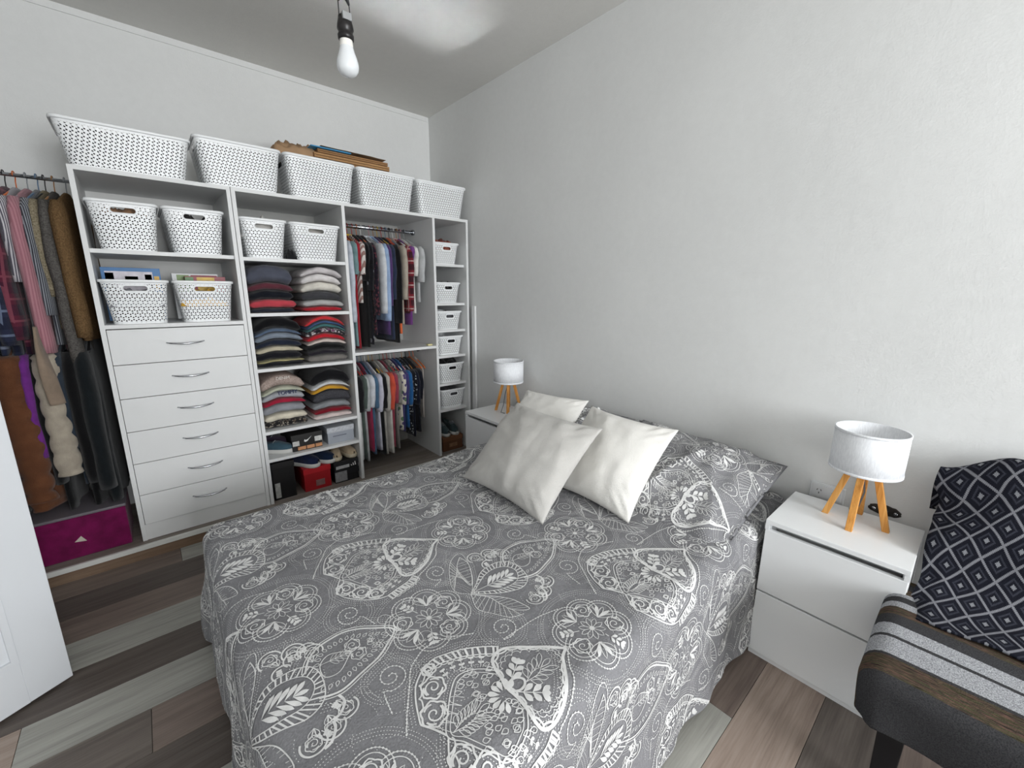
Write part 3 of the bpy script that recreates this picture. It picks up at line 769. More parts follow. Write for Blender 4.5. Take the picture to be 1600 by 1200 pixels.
def pillow(name, fn, m, mat4, n=36, uvfn=None):
    mb = MB(); g = {}
    def ease(i): t = -1 + 2 * i / n; return sin(t * pi / 2) * 0.35 + t * 0.65
    for side in (1, -1):
        for i in range(n + 1):
            for j in range(n + 1):
                if side < 0 and (i in (0, n) or j in (0, n)): g[(side, i, j)] = g[(1, i, j)]; continue
                g[(side, i, j)] = len(mb.v); mb.v.append(tuple(fn(ease(i), ease(j), side)))
        for i in range(n):
            for j in range(n):
                q = (g[(side, i, j)], g[(side, i + 1, j)], g[(side, i + 1, j + 1)], g[(side, i, j + 1)])
                mb.f.append(q if side > 0 else q[::-1])
    o = mb.build(name, m, None, True); o.matrix_world = mat4
    return o
def frame(c, ax, ay):
    ax = Vector(ax).normalized(); az = ax.cross(Vector(ay)).normalized(); ay = az.cross(ax)
    return Matrix(((ax.x, ay.x, az.x, c[0]), (ax.y, ay.y, az.y, c[1]), (ax.z, ay.z, az.z, c[2]), (0, 0, 0, 1)))

def sham(c, ax, ay, Wd, Hd, T, seed, label, shift):
    fn = pillow_fn(Wd, Hd, T, 0.02, 0.012, seed, 0.06)
    o = tag(pillow('pillow', fn, SPREAD, frame(c, ax, ay), 40), label, 'pillow', 'paisley pillows against the wall')
    def inv(u, v): return (u - shift[0]) / (Wd / 2), (v - shift[1]) / (Hd / 2)
    def pt(u, v):
        a, b = inv(u, v); e = 0.01
        p = fn(a, b, 1); n = (fn(a + e, b, 1) - fn(a - e, b, 1)).cross(fn(a, b + e, 1) - fn(a, b - e, 1)).normalized()
        return p + n * 0.002
    def ins(u, v):
        a, b = inv(u, v); return abs(a) < 0.985 and abs(b) < 0.985
    lay_print('paisley_print', o, pt, [(i, j) for i in range(-1, 3) for j in range(-1, 3)], ins)
    return o
sham((-0.335, -2.425, 0.580), (0, -1, -0.06), (0.94, 0, 0.27), 0.655, 0.60, 0.19, 1.3, 'paisley print pillow lying nearest the white nightstand', (-1.0, -2.5))
sham((-0.30, -1.775, 0.585), (0, -1, 0), (0.92, 0, 0.32), 0.64, 0.54, 0.19, 4.1, 'paisley print pillow behind the white cushions on the wardrobe side', (-0.9, -2.2))

IVORY = cloth('#e6e4df', 0.02); CREAM = cloth('#eae8e3', 0.02); SHADED_WHITE = cloth('#bebcb8', 0.03)  # the greyest white paints in the shade on the front cushion
def cushion(c, ax, ay, w, h, T, m, seed, label):
    o = tag(pillow('cushion', pillow_fn(w, h, T, 0.085, 0.007, seed), m, frame(c, ax, ay), 36), label, 'cushion', 'white scatter cushions')
    return o
cushion((-0.79, -2.027, 0.663), (0, -1, -0.012), (0.74, 0, 0.672), 0.50, 0.43, 0.17, SHADED_WHITE, 2.0, 'large white cushion greyed for shade, leaning in front of the other two')
cushion((-0.555, -2.255, 0.660), (0, -1, -0.02), (0.717, 0.03, 0.695), 0.425, 0.415, 0.16, IVORY, 5.0, 'bright white cushion leaning on the right of the three')
cushion((-0.40, -1.715, 0.648), (0.20, -1, 0.0), (0.75, 0.14, 0.62), 0.40, 0.38, 0.14, CREAM, 8.0, 'white cushion half hidden at the back of the three')
# ================================================================== NIGHTSTANDS
def nightstand(xf, xb, y1, y0, label):
    cx, cy = (xf + xb) / 2, (y0 + y1) / 2; hx, hy = (xb - xf) / 2, (y1 - y0) / 2; H = 0.55
    t = tag(empty('nightstand', (cx, cy, 0)), label, 'nightstand', 'white two drawer nightstands'); m = WHITE_LACQ
    bx('top_panel', m, t, -hx, hx, -hy, hy, H - 0.017, H, 0.0012)
    for s in (-1, 1): bx('side_panel', m, t, -hx + 0.018, hx, s * hy - (0.016 if s > 0 else 0), s * hy + (0 if s > 0 else 0.016), 0.0, H - 0.017)
    for s in (-1, 1): bx('front_lip', m, t, -hx, -hx + 0.018, s * hy - (0.012 if s > 0 else 0), s * hy + (0 if s > 0 else 0.012), 0.514, H - 0.017)
    bx('back_panel', m, t, hx - 0.008, hx - 0.002, -hy + 0.016, hy - 0.016, 0.02, H - 0.017)
    bx('grip_recess', m, t, -hx + 0.075, -hx + 0.081, -hy + 0.016, hy - 0.016, 0.49, H - 0.017)
    bx('plinth', m, t, -hx + 0.008, -hx + 0.022, -hy + 0.002, hy - 0.002, 0, 0.0185)
    for z0, z1 in ((0.021, 0.267), (0.274, 0.513)):
        d = empty('drawer'); d.parent = t
        bx('drawer_front', m, d, -hx, -hx + 0.017, -hy + 0.0015, hy - 0.0015, z0, z1, 0.0015)
        bx('drawer_box', GREYB, d, -hx + 0.083, hx - 0.03, -hy + 0.022, hy - 0.022, z0 + 0.01, z1 - 0.03)
    return t
nightstand(-0.368, -0.047, -2.795, -3.168, 'white two drawer nightstand beside the patterned armchair')
nightstand(-0.392, -0.071, -1.002, -1.376, 'white two drawer nightstand between bed and wardrobe')

# ================================================================== LAMPS
SHADE = NT('white_lamp_fabric', 0.9, 0.1)
SHADE.color(SHADE.ramp(SHADE.noise(SHADE.scale(SHADE.coord(), (1, 1, 0.2)), 300.0, 2), [(0.3, rgb('#e2e4e8')), (0.7, rgb('#f2f4f7'))]))
SHADE.bsdf.inputs['Transmission Weight'].default_value = 0.0
SHADE.bump(SHADE.noise(SHADE.coord(), 500.0, 2), 0.2, 0.001); SHADE = SHADE.m
def lamp(x, y, z, rz, label, cord):
    t = tag(empty('table_lamp', (x, y, z), rz), label, 'lamp', 'tripod bedside lamps'); R = 0.0975
    s = MB().lathe([(R - 0.003, 0.192), (R, 0.192), (R, 0.334), (R - 0.003, 0.334), (R - 0.003, 0.192)], n=48).build('lamp_shade', SHADE, t, True)
    for a in (0.192, 0.326): MB().lathe([(R, a), (R + 0.0012, a), (R + 0.0012, a + 0.008), (R, a + 0.008)], n=48).build('shade_hem', SHADE, s, True)
    MB().lathe([(0.001, 0.182), (0.052, 0.182), (0.052, 0.194), (0.001, 0.194)], n=32).build('wooden_disc', LAMPWOOD, t)
    for k in range(4):
        a = k * pi / 2; c, s_ = cos(a), sin(a)
        rings = []
        for zz, rad, hw in ((0.0, 0.083, 0.0095), (0.183, 0.036, 0.0095)):
            rings.append([(c * (rad + i) - s_ * j, s_ * (rad + i) + c * j, zz) for i, j in ((-hw, -hw), (hw, -hw), (hw, hw), (-hw, hw))])
        MB().loft(rings, True, True, True).build('leg', LAMPWOOD, t, bevel=0.0012)
    MB().lathe([(0.001, 0.194), (0.018, 0.194), (0.018, 0.215), (0.001, 0.215)], n=16).build('bulb_holder', PLASTIC, t, True)
    MB().lathe([(0.012, 0.215), (0.017, 0.235), (0.028, 0.262), (0.027, 0.28), (0.016, 0.295), (0.001, 0.299)], n=20).build('light_bulb', PLASTIC, t, True)
    MB().tube(cord, 0.0028, 6).build('power_cord', solid('clear_grey_cord', '#6d7076', 0.4), t, True)
    return t
lamp(-0.155, -3.000, 0.55, 0.0, 'white drum shade lamp with wooden legs beside the armchair', [(0.0, 0.0, 0.185), (0.012, -0.01, 0.11), (0.03, 0.0, 0.05), (0.06, 0.02, 0.004), (0.095, 0.03, 0.003)])
lamp(-0.160, -1.170, 0.55, -0.75, 'white drum shade lamp with wooden legs beside the wardrobe', [(0.0, 0.0, 0.185), (-0.02, -0.03, 0.12), (-0.03, -0.06, 0.05), (-0.045, -0.075, 0.006), (-0.02, -0.09, 0.004)])

# ================================================================== WALL FITTINGS
op = tag(empty('wall_socket', (0, -2.887, 0.567)), 'white double wall socket behind the nightstand lamp', 'socket')
PLATE = solid('ivory_socket_plastic', '#dcdee0', 0.4)
bx('socket_plate', PLATE, op, -0.009, 0.0, -0.055, 0.055, -0.032, 0.032, 0.002)
bx('cover_insert', PLATE, op, -0.012, -0.008, -0.046, 0.046, -0.024, 0.024, 0.001)
for cy in (-0.024, 0.024):
    for sy, sz, an in ((-0.006, 0.004, 0.4), (0.006, 0.004, -0.4), (0.0, -0.008, 0.0)):
        MB().obox((-0.0122, cy + sy, sz), (0.0006, 0, 0), (0, 0.0012 * cos(an), -0.0012 * sin(an)), (0, 0.0035 * sin(an), 0.0035 * cos(an))).build('pin_slot', DARKMETAL, op)
ho = tag(empty('junction_box', (-0.0005, -3.058, 0.560)), 'open dark junction box in broken plaster behind the lamp', 'junction box')
n_ = 22
ring = [(-0.0005, (0.044 + 0.007 * N3(i * 1.7, 0, 0)) * cos(2 * pi * i / n_) * (1.0 if abs(cos(2 * pi * i / n_)) < .8 else 1.06), (0.021 + 0.007 * N3(i * 2.3, 4, 0)) * sin(2 * pi * i / n_)) for i in range(n_)]
MB().loft([ring, [(-0.004, y * 0.92, z * 0.9) for _, y, z in ring]], True, False, True).build('box_opening', solid('raw_dark_box', '#3b3836', 0.8, 0.2, 0.3, 60), ho)
for sy in (-0.03, 0.03):
    e = MB().tube([(-0.004, sy, 0.0), (-0.008, sy, 0.0)], 0.006, 10).build('screw_ear', CHROME, ho, True)
    MB().obox((-0.0085, sy, 0), (0.0004, 0, 0), (0, 0.004, 0), (0, 0, 0.0008)).build('screw_slot', DARKMETAL, e)
MB().tube([(-0.004, -0.012, 0.004), (-0.012, 0.0, -0.004), (-0.006, 0.014, 0.006)], 0.002, 6).build('wire_end', DARKMETAL, ho, True)

# ================================================================== HANGING BULB
hb = tag(empty('hanging_bulb', (-1.388, -1.911, 1.899)), 'bare white light bulb hanging from black wires', 'light bulb')
MILK = solid('milky_bulb_glass', '#d9dcde', 0.18, 0.5, 0.01)
MB().lathe([(0.0005, 0.0), (0.010, 0.0012), (0.020, 0.006), (0.0265, 0.014), (0.029, 0.024), (0.0285, 0.035), (0.025, 0.048), (0.0205, 0.060), (0.0175, 0.072)], n=32).build('glass_bulb', MILK, hb, True)
MB().lathe([(0.0175, 0.072), (0.0168, 0.082), (0.0160, 0.094)], n=28).build('bulb_collar', solid('ivory_collar', '#e4e2dc', 0.4), hb, True)
sk = MB().lathe([(0.0165, 0.088), (0.0205, 0.090), (0.0210, 0.100), (0.0185, 0.103), (0.0190, 0.110), (0.0215, 0.114), (0.0205, 0.124), (0.0190, 0.130), (0.0165, 0.144), (0.001, 0.146)], n=28).build('lamp_holder', solid('black_bakelite', '#1d1b1b', 0.35), hb, True)
bx('terminal_block', solid('grey_terminal', '#8f9192', 0.4), sk, -0.012, 0.012, -0.0205, 0.010, 0.130, 0.148, 0.001)
WIRE = solid('black_wire', '#19191b', 0.5)
MB().tube([(-0.016, -0.004, 0.135), (-0.0165, -0.004, 0.185), (-0.014, -0.003, 0.182), (-0.004, 0, 0.200), (-0.001, 0, 0.215)], 0.0014, 6).build('wire', WIRE, hb, True)
MB().tube([(0.014, -0.004, 0.150), (0.013, -0.004, 0.170), (0.009, -0.002, 0.185), (0.002, 0, 0.205), (0.0, 0, 0.215)], 0.0014, 6).build('wire', WIRE, hb, True)
MB().tube([(-0.014, -0.003, 0.176), (-0.009, -0.002, 0.19), (-0.002, 0, 0.207)], [0.002, 0.0042, 0.0025], 8).build('tape_wrap', WIRE, hb, True)
MB().tube([(0.013, -0.003, 0.174), (0.008, -0.002, 0.188), (0.001, 0, 0.208)], [0.0025, 0.0058, 0.003], 8).build('tape_wrap', WIRE, hb, True)
MB().tube([(0, 0, 0.205), (0.001, 0, 0.30), (-0.002, 0, 0.5), (0, 0, ZC - 1.899 - 0.004)], 0.0022, 6).build('cord', WIRE, hb, True)
MB().lathe([(0.004, ZC - 1.899 - 0.018), (0.028, ZC - 1.899 - 0.006), (0.032, ZC - 1.899)], n=24, cap0=True).build('ceiling_rose', PLASTIC, hb, True)

# ================================================================== ARMCHAIR WITH THROWS
CY0, CY1 = -3.78, -3.185
ch = tag(empty('armchair', (-0.42, (CY0 + CY1) / 2, 0)), 'black legged chair covered by throws beside the nightstand', 'chair')
hw = (CY1 - CY0) / 2
for lx, ly in ((-0.225, hw - 0.02), (-0.225, -hw + 0.02), (0.27, hw - 0.03), (0.27, -hw + 0.03)):
    s = 1 if lx < 0 else 0.8
    MB().loft([[(lx + i * 0.020 * s, ly + j * 0.020 * s, 0) for i, j in ((-1, -1), (1, -1), (1, 1), (-1, 1))],
               [(lx + i * 0.029 * s, ly + j * 0.027 * s, 0.36) for i, j in ((-1, -1), (1, -1), (1, 1), (-1, 1))]], True, True, True).build('leg', BLACKPAINT, ch, bevel=0.003)
MB().box(-0.27, 0.30, -hw, hw, 0.355, 0.442).build('seat', cloth('#2c2c2f'), ch, bevel=0.03, seg=3)
MB().obox((0.275, 0, 0.615), (0.022, 0, -0.008), (0, hw - 0.10, 0), (0.05, 0, 0.185)).build('backrest', cloth('#2c2c2f'), ch, bevel=0.015)
MB().tube([(-0.225, hw - 0.03, 0.335), (-0.225, -hw + 0.03, 0.335)], 0.014, 8).build('stretcher', BLACKPAINT, ch, True)

# striped throw over the seat
def throw_mesh(name, m, fn, na, nb, uvs):
    mb = MB(); mb.uv = []
    for i in range(na + 1):
        for j in range(nb + 1):
            a, b = i / na, j / nb; mb.v.append(tuple(fn(a, b))); mb.uv.append(uvs(a, b))
    for i in range(na):
        for j in range(nb): mb.f.append((i * (nb + 1) + j, (i + 1) * (nb + 1) + j, (i + 1) * (nb + 1) + j + 1, i * (nb + 1) + j + 1))
    o = mb.build(name, m, None, True)
    md = o.modifiers.new('thickness', 'SOLIDIFY'); md.thickness = 0.007; md.offset = 0.0
    return o
SX0, SX1, SY1 = -0.690, -0.28, -3.170     # inner flat of the seat top
def seat_drape(a, b):
    L = 0.410 + 0.185; u = SX1 - L * a; v = SY1 + 0.20 - 0.80 * b
    px = max(u, SX0); py = min(v, SY1); du, dv = u - px, v - py; s = hypot(du, dv)
    z = 0.470 + 0.007 * N3(u * 7, v * 5, 1.0) - 0.012 * smoothstep(-0.5, -0.66, u)
    if s < 1e-6: return Vector((px, py, z))
    nx, ny = du / s, dv / s; r = 0.042; q = r * pi / 2
    if s < q: o, dz, h = r * sin(s / r), r * (1 - cos(s / r)), 0.0
    else: h = s - q; o, dz = r - 0.03 * h, r + h
    al = (px + py) * 1.0 + atan2(ny, nx) * 0.1
    o += smoothstep(0, 0.15, h) * (0.012 * sin(al * 23) + 0.010 * N3(al * 7, h * 5, 0))
    return Vector((px + nx * o, py + ny * o, max(z - dz, 0.305)))
ST = NT('striped_wool', 0.95, 0.05)
_uv = ST.xyz(ST.coord('UV')); _f = ST.noise(ST.scale(ST.coord('UV'), (9.0, 420.0, 1)), 1.0, 2)
_fine = ST.noise(ST.vec(ST.math('MULTIPLY', _uv[0], 14.0), ST.math('MULTIPLY', _uv[1], 230.0), 0.0), 1.0, 3, 0.6)
_sp = ST.noise(ST.coord(), 420.0, 2)
_multi = ST.ramp(_fine, [(0.30, rgb('#211e1c')), (0.42, rgb('#55503c')), (0.48, rgb('#2b302a')), (0.54, rgb('#6b5248')), (0.60, rgb('#3b3530')), (0.68, rgb('#1f1c1c'))])
_light = ST.ramp(_sp, [(0.35, rgb('#77787c')), (0.65, rgb('#b4b6ba'))])
_char = ST.ramp(_sp, [(0.35, rgb('#333335')), (0.65, rgb('#454547'))])
def _band(lo, hi): return ST.math('MULTIPLY', ST.math('GREATER_THAN', _uv[1], lo), ST.math('LESS_THAN', _uv[1], hi))
_c = _char
for lo, hi in ((0.055, 0.085), (0.165, 0.205), (0.375, 0.435), (0.0, 0.02)): _c = ST.mix(_band(lo, hi), _c, _multi)
for lo, hi in ((0.085, 0.105), (0.135, 0.165), (0.250, 0.295), (0.305, 0.365)): _c = ST.mix(_band(lo, hi), _c, _light)
ST.color(_c); ST.bump(_sp, 0.5, 0.003); ST = ST.m
tag(throw_mesh('seat_throw', ST, seat_drape, 54, 60, lambda a, b: (b * 0.80, a * 0.595)), 'grey blanket with light and multicoloured stripes over the chair seat', 'blanket')

# diamond patterned throw over the backrest
prof = [(-0.47, 0.481), (-0.40, 0.484), (-0.33, 0.492), (-0.275, 0.525), (-0.245, 0.58), (-0.215, 0.655), (-0.18, 0.74), (-0.145, 0.815), (-0.115, 0.853), (-0.080, 0.858), (-0.045, 0.83), (-0.030, 0.77), (-0.026, 0.70)]
PP = cr([(a, b) for a, b in prof], 8)
acc = [0.0]
for p, q in zip(PP, PP[1:]): acc.append(acc[-1] + (q - p).length)
def path_at(t):
    d = t * acc[-1]
    for i in range(len(acc) - 1):
        if d <= acc[i + 1] + 1e-9:
            f = (d - acc[i]) / max(1e-9, acc[i + 1] - acc[i]); return PP[i] + (PP[i + 1] - PP[i]) * f
    return PP[-1]
def back_drape(a, b):
    p = path_at(a); v = CY1 + 0.006 - 0.60 * b
    v += 0.012 * N3(a * 6, 0, 0) * (1 - b) + (0.014 * smoothstep(0.60, 0.70, a) - 0.012 * smoothstep(0.48, 0.58, a) * (1 - smoothstep(0.6, 0.66, a))) * (1 - b)
    side = smoothstep(0.07, 0.0, b)
    dip = 0.075 * (1 - smoothstep(0.0, 0.24, b)) * smoothstep(0.35, 0.62, a)
    return Vector((p.x + 0.008 * N3(a * 7, b * 5, 2) + 0.03 * side * smoothstep(0.3, 0.5, a) * (1 - smoothstep(0.7, 0.8, a)), v, p.y - dip + 0.008 * N3(a * 8, b * 6, 9) - 0.02 * side * (1 - smoothstep(0.25, 0.4, a))))
IK = NT('diamond_jacquard', 0.95, 0.1)
_uv = IK.xyz(IK.coord('UV'))
def tri(x, p):
    f = IK.math('FRACT', IK.math('DIVIDE', IK.math('ADD', x, 10.0), p)); return IK.math('MULTIPLY', IK.math('ABSOLUTE', IK.math('SUBTRACT', f, 0.5)), 2.0)
def stair(x, q): return IK.math('DIVIDE', IK.math('ROUND', IK.math('MULTIPLY', x, q)), q)
PU, PV = 0.063, 0.098
_a = stair(tri(_uv[0], PU), 14.0); _b = stair(tri(_uv[1], PV), 14.0)
_d = IK.math('ADD', _a, _b)                                   # 1 on the diamond outline, 0 and 2 at centres
_e = IK.math('ABSOLUTE', IK.math('SUBTRACT', _d, 1.0))
_col = IK.ramp(_e, [(0.0, rgb('#85868c')), (0.13, rgb('#1b1c25')), (0.44, rgb('#3b3d47')), (0.58, rgb('#1b1c25')), (0.84, rgb('#8d8f94'))], 'CONSTANT')
_n = IK.noise(IK.coord(), 380.0, 2)
IK.color(IK.mix(IK.math('MULTIPLY', _n, 0.35), _col, rgb('#101118'))); IK.bump(_n, 0.5, 0.003); IK = IK.m
tag(throw_mesh('back_throw', IK, back_drape, 60, 44, lambda a, b: (b * 0.60, a * acc[-1])), 'navy throw with grey diamond pattern over the chair back', 'blanket')
# ================================================================== BASKETS
def rrect(hx, hy, r, start='front', nc=5, ns=6):
    """rounded rectangle as an open run of (x, y, u); u = arc length from the middle of the starting side"""
    P = []
    def side(a, b):
        for i in range(ns): t = i / ns; P.append((a[0] + (b[0] - a[0]) * t, a[1] + (b[1] - a[1]) * t))
    def corner(cx, cy, a0):
        for i in range(nc): a = a0 + (pi / 2) * i / nc; P.append((cx + r * cos(a), cy + r * sin(a)))
    side((-hx + r, -hy), (hx - r, -hy)); corner(hx - r, -hy + r, -pi / 2)
    side((hx, -hy + r), (hx, hy - r)); corner(hx - r, hy - r, 0)
    side((hx - r, hy), (-hx + r, hy)); corner(-hx + r, hy - r, pi / 2)
    side((-hx, hy - r), (-hx, -hy + r)); corner(-hx + r, -hy + r, pi)
    n = len(P); mid = (ns // 2) if start == 'front' else (3 * (ns + nc) + ns // 2)
    k0 = (mid + n // 2) % n
    Q = [P[(k0 + i) % n] for i in range(n + 1)]
    d = [0.0]
    for a, b in zip(Q, Q[1:]): d.append(d[-1] + hypot(b[0] - a[0], b[1] - a[1]))
    z = d[n // 2]
    return [(q[0], q[1], e - z) for q, e in zip(Q, d)]
def basket(x0, x1, y0, depth, z, h, label, group, taper=0.022, slot=True, small=False):
    cx, hx, hy = (x0 + x1) / 2, (x1 - x0) / 2, depth / 2; cy = y0 + hy
    t = tag(empty('storage_basket', (cx, cy, z)), label, 'basket', group)
    st_ = 'front' if slot else 'left'
    mb = MB(); mb.uv = []; rings = []
    for k in range(5):
        f = k / 4; s = taper * (1 - f) ** 0.9
        ring = rrect(hx - 0.006 - s, hy - 0.006 - s, 0.034 - 0.008 * f, st_); rings.append([(x, y, 0.004 + (h - 0.006) * f) for x, y, u in ring])
        mb.uv += [(u, 0.004 + (h - 0.006) * f - h) for x, y, u in ring]
    mb.loft(rings, closed=False)
    mb.build('basket_wall', BASKET_SMALL if small else BASKET_BIG, t, True)
    ring0 = [(x, y) for x, y, u in rrect(hx - 0.006 - taper, hy - 0.006 - taper, 0.034)][:-1]
    MB().loft([[(x, y, 0.0) for x, y in ring0], [(x, y, 0.006) for x, y in ring0]], True, True, True).build('basket_base', PLASTIC, t)
    rm = []
    for o, zz in ((0.006, h - 0.013), (0.0, h - 0.013), (-0.0, h - 0.003), (0.002, h), (0.007, h - 0.001)):
        rm.append([(x, y, zz) for x, y, u in rrect(hx - o, hy - o, 0.030)][:-1])
    MB().loft(rm, True).build('rim', PLASTIC, t, True)
    if slot:
        L = 0.022 if small else 0.032; r = 0.0125; zc = h - 0.040
        f = zc / h; yy = -(hy - 0.006 - taper * (1 - f) ** 0.9)
        pts = [(L * (1 if cos(a) >= 0 else -1) + r * cos(a), yy - 0.0012, zc + r * sin(a)) for a in [pi / 24 + 2 * pi * i / 24 for i in range(24)]]
        MB().tube(pts + pts[:2], 0.002, 6, False).build('grip_rim', PLASTIC, t, True)
    return t
gT, g1, g2, g4 = 'baskets on top of the wardrobe', 'baskets in the drawer cabinet', 'baskets above the folded clothes', 'small baskets in the narrow column'
zt = HT + 0.0005
basket(-2.094, -1.628, -0.575, 0.33, zt, 0.180, 'widest white basket, overhanging the left end of the wardrobe top', gT, 0.030, False)
basket(-1.622, -1.238, -0.575, 0.29, zt, 0.212, 'white basket second from the left on the wardrobe top', gT, 0.024, False)
basket(-1.231, -0.842, -0.575, 0.29, zt, 0.212, 'white basket in the middle of the five on the wardrobe top', gT, 0.024, False)
basket(-0.836, -0.446, -0.572, 0.29, zt, 0.212, 'white basket fourth from the left on the wardrobe top', gT, 0.024, False)
basket(-0.438, -0.042, -0.57, 0.29, zt, 0.210, 'white basket at the right end of the wardrobe top', gT, 0.024, False)
basket(-2.040, -1.786, -0.535, 0.38, 1.4975, 0.213, 'white grip basket on the upper cabinet shelf beside the coats', g1)
basket(-1.780, -1.526, -0.535, 0.38, 1.4975, 0.213, 'white grip basket on the upper cabinet shelf, right of the pair', g1)
basket(-2.046, -1.792, -0.54, 0.36, 1.1605, 0.205, 'white grip basket on the drawers with the blue game box', g1)
basket(-1.782, -1.526, -0.54, 0.36, 1.1605, 0.205, 'white grip basket on the drawers with a yellow thing inside', g1)
basket(-1.470, -1.236, -0.54, 0.38, 1.4925, 0.205, 'white grip basket above the grey and coral folded stack', g2)
basket(-1.228, -0.945, -0.54, 0.38, 1.4925, 0.205, 'white grip basket above the white folded stack', g2)
names4 = ['small white basket at the top of the narrow column, heaped with rust cloth', 'small white basket second from the top of the narrow column', 'small white basket third from the top of the narrow column',
          'small white basket fourth from the top of the narrow column', 'small white basket fifth from the top of the narrow column', 'small plain basket lowest in the narrow column above the shoes']
hs4 = [0.150, 0.150, 0.138, 0.145, 0.152, 0.150]
for k, z in enumerate(U4S):
    x0 = -0.290 + 0.005 * k; basket(x0, x0 + 0.222 + 0.002 * k, -0.508, 0.30, z + 0.0005, hs4[k], names4[k], g4, 0.016, True, True)

# ---- things heaped in and on the baskets
def heap(name, x, y, z, w, d, h, m, seed, label, cat, rough=0.35):
    n = 22; mb = MB()
    for i in range(n + 1):
        for j in range(n + 1):
            a, b = -1 + 2 * i / n, -1 + 2 * j / n
            f = max(0.0, (1 - a ** 4) * (1 - b ** 4)) ** 0.5
            e = h * f * (0.62 + rough * N3(a * 2.2 + seed, b * 2.2, seed) + 0.25 * N3(a * 5 + seed, b * 5, 2.0))
            mb.v.append((a * w / 2 * (1 + 0.05 * N3(b * 3, seed, 0)), b * d / 2, max(0.0, e)))
    for i in range(n):
        for j in range(n): mb.f.append((i * (n + 1) + j, (i + 1) * (n + 1) + j, (i + 1) * (n + 1) + j + 1, i * (n + 1) + j + 1))
    b0 = len(mb.v); mb.f.append(tuple([i * (n + 1) for i in range(n, -1, -1)] + [j for j in range(1, n + 1)] + [i * (n + 1) + n for i in range(1, n + 1)] + [n * (n + 1) + j for j in range(n - 1, 0, -1)]))
    o = mb.build(name, m, None, True); o.location = (x, y, z); return tag(o, label, cat)
heap('folded_cloth', -1.76, -0.40, zt + 0.10, 0.22, 0.22, 0.135, floral('#b9b4b4', '#9c3140', '#6d6a70', 14), 1.0, 'red and grey cloth sticking out of the widest basket', 'cloth')
heap('folded_cloth', -1.45, -0.40, zt + 0.12, 0.26, 0.2, 0.13, floral('#2f2e2c', '#7d5a33', '#3f3b37', 18), 3.0, 'black and brown cloth heaped in the second top basket', 'cloth')
heap('dark_bag', -0.25, -0.40, zt + 0.12, 0.34, 0.22, 0.145, floral('#202226', '#4a5570', '#15161a', 30), 5.0, 'black quilted bag on the right end basket', 'bag')
heap('folded_cloth', -1.36, -0.36, 1.60, 0.20, 0.28, 0.160, cloth('#c9c7c3'), 7.0, 'pale cloth heaped in the basket above the coral stack', 'cloth', 0.2)
heap('folded_cloth', -1.10, -0.36, 1.60, 0.22, 0.28, 0.155, cloth('#b8b5b0'), 9.0, 'grey cloth heaped in the basket above the white stack', 'cloth', 0.2)
heap('folded_cloth', -1.91, -0.36, 1.60, 0.20, 0.28, 0.135, cloth('#a07a5c'), 11.0, 'brown cloth in the upper cabinet basket beside the coats', 'cloth')
heap('folded_cloth', -1.655, -0.36, 1.60, 0.20, 0.28, 0.12, cloth('#2b2b2d'), 12.0, 'dark cloth in the upper cabinet basket on the right', 'cloth')
heap('folded_cloth', -1.66, -0.45, 1.24, 0.20, 0.14, 0.10, cloth('#d9a93f'), 13.0, 'yellow cloth inside the lower right cabinet basket', 'cloth')
heap('folded_cloth', -1.92, -0.45, 1.24, 0.20, 0.14, 0.10, cloth('#8f9094'), 14.0, 'grey cloth inside the lower left cabinet basket', 'cloth')
heap('folded_cloth', -0.18, -0.37, 1.60, 0.18, 0.22, 0.135, floral('#7d3a30', '#a0604e', '#5b2a24', 45), 15.0, 'rust red cloth heaped in the top small basket', 'cloth')
heap('folded_cloth', -0.172, -0.37, 1.33, 0.18, 0.22, 0.085, floral('#242426', '#5e5a58', '#111214', 40), 16.0, 'dark cloth in the second small basket', 'cloth')
heap('folded_cloth', -0.165, -0.37, 1.12, 0.18, 0.22, 0.062, cloth('#55565a'), 17.0, 'grey cloth in the third small basket', 'cloth')
heap('folded_cloth', -0.16, -0.37, 0.93, 0.18, 0.22, 0.06, cloth('#202124'), 18.0, 'black cloth in the fourth small basket', 'cloth')
heap('folded_cloth', -0.155, -0.37, 0.72, 0.18, 0.22, 0.13, cloth('#141416'), 19.0, 'black cloth heaped over the fifth small basket', 'cloth')
heap('folded_cloth', -0.15, -0.37, 0.50, 0.18, 0.22, 0.12, cloth('#3c3d40'), 20.0, 'dark grey cloth in the lowest small basket', 'cloth')
heap('dark_pouch', -1.225, -0.50, 1.4925, 0.05, 0.05, 0.07, cloth('#1b1b1d'), 21.0, 'small black pouch between the two grip baskets', 'pouch')

def filling(x0, x1, y0, depth, z, h, taper, m, label):  # dark fill added so the basket holes look shaded inside
    hx, hy = (x1 - x0) / 2, depth / 2; rings = []
    for f in (0.0, 0.35, 0.7, 1.0):
        q = taper * (1 - f * h / (h + 0.06)) ** 0.9 + 0.016
        rings.append([(x + 0.004 * N3(x * 20, y * 20, f * 9), y + 0.004 * N3(x * 18, f * 7, y * 18), 0.008 + h * f + (0.012 * N3(x * 15, y * 15, z) if f == 1 else 0)) for x, y, u in rrect(hx - q, hy - q, 0.03)][:-1])
    for q in (0.5, 0.1): rings.append([(x * q, y * q, 0.008 + h * 1.05 + 0.012 * N3(x * 12, y * 12, z)) for x, y, _ in rings[3]])
    o = MB().loft(rings, True, True, True).build('shade_fill', m, None, True); o.location = ((x0 + x1) / 2, y0 + hy, z)
    return tag(o, label, 'clothes', 'added dark fills in the white baskets')
DK = [cloth('#2b2b2e'), cloth('#35322f'), cloth('#2d3036'), cloth('#3a3030')]
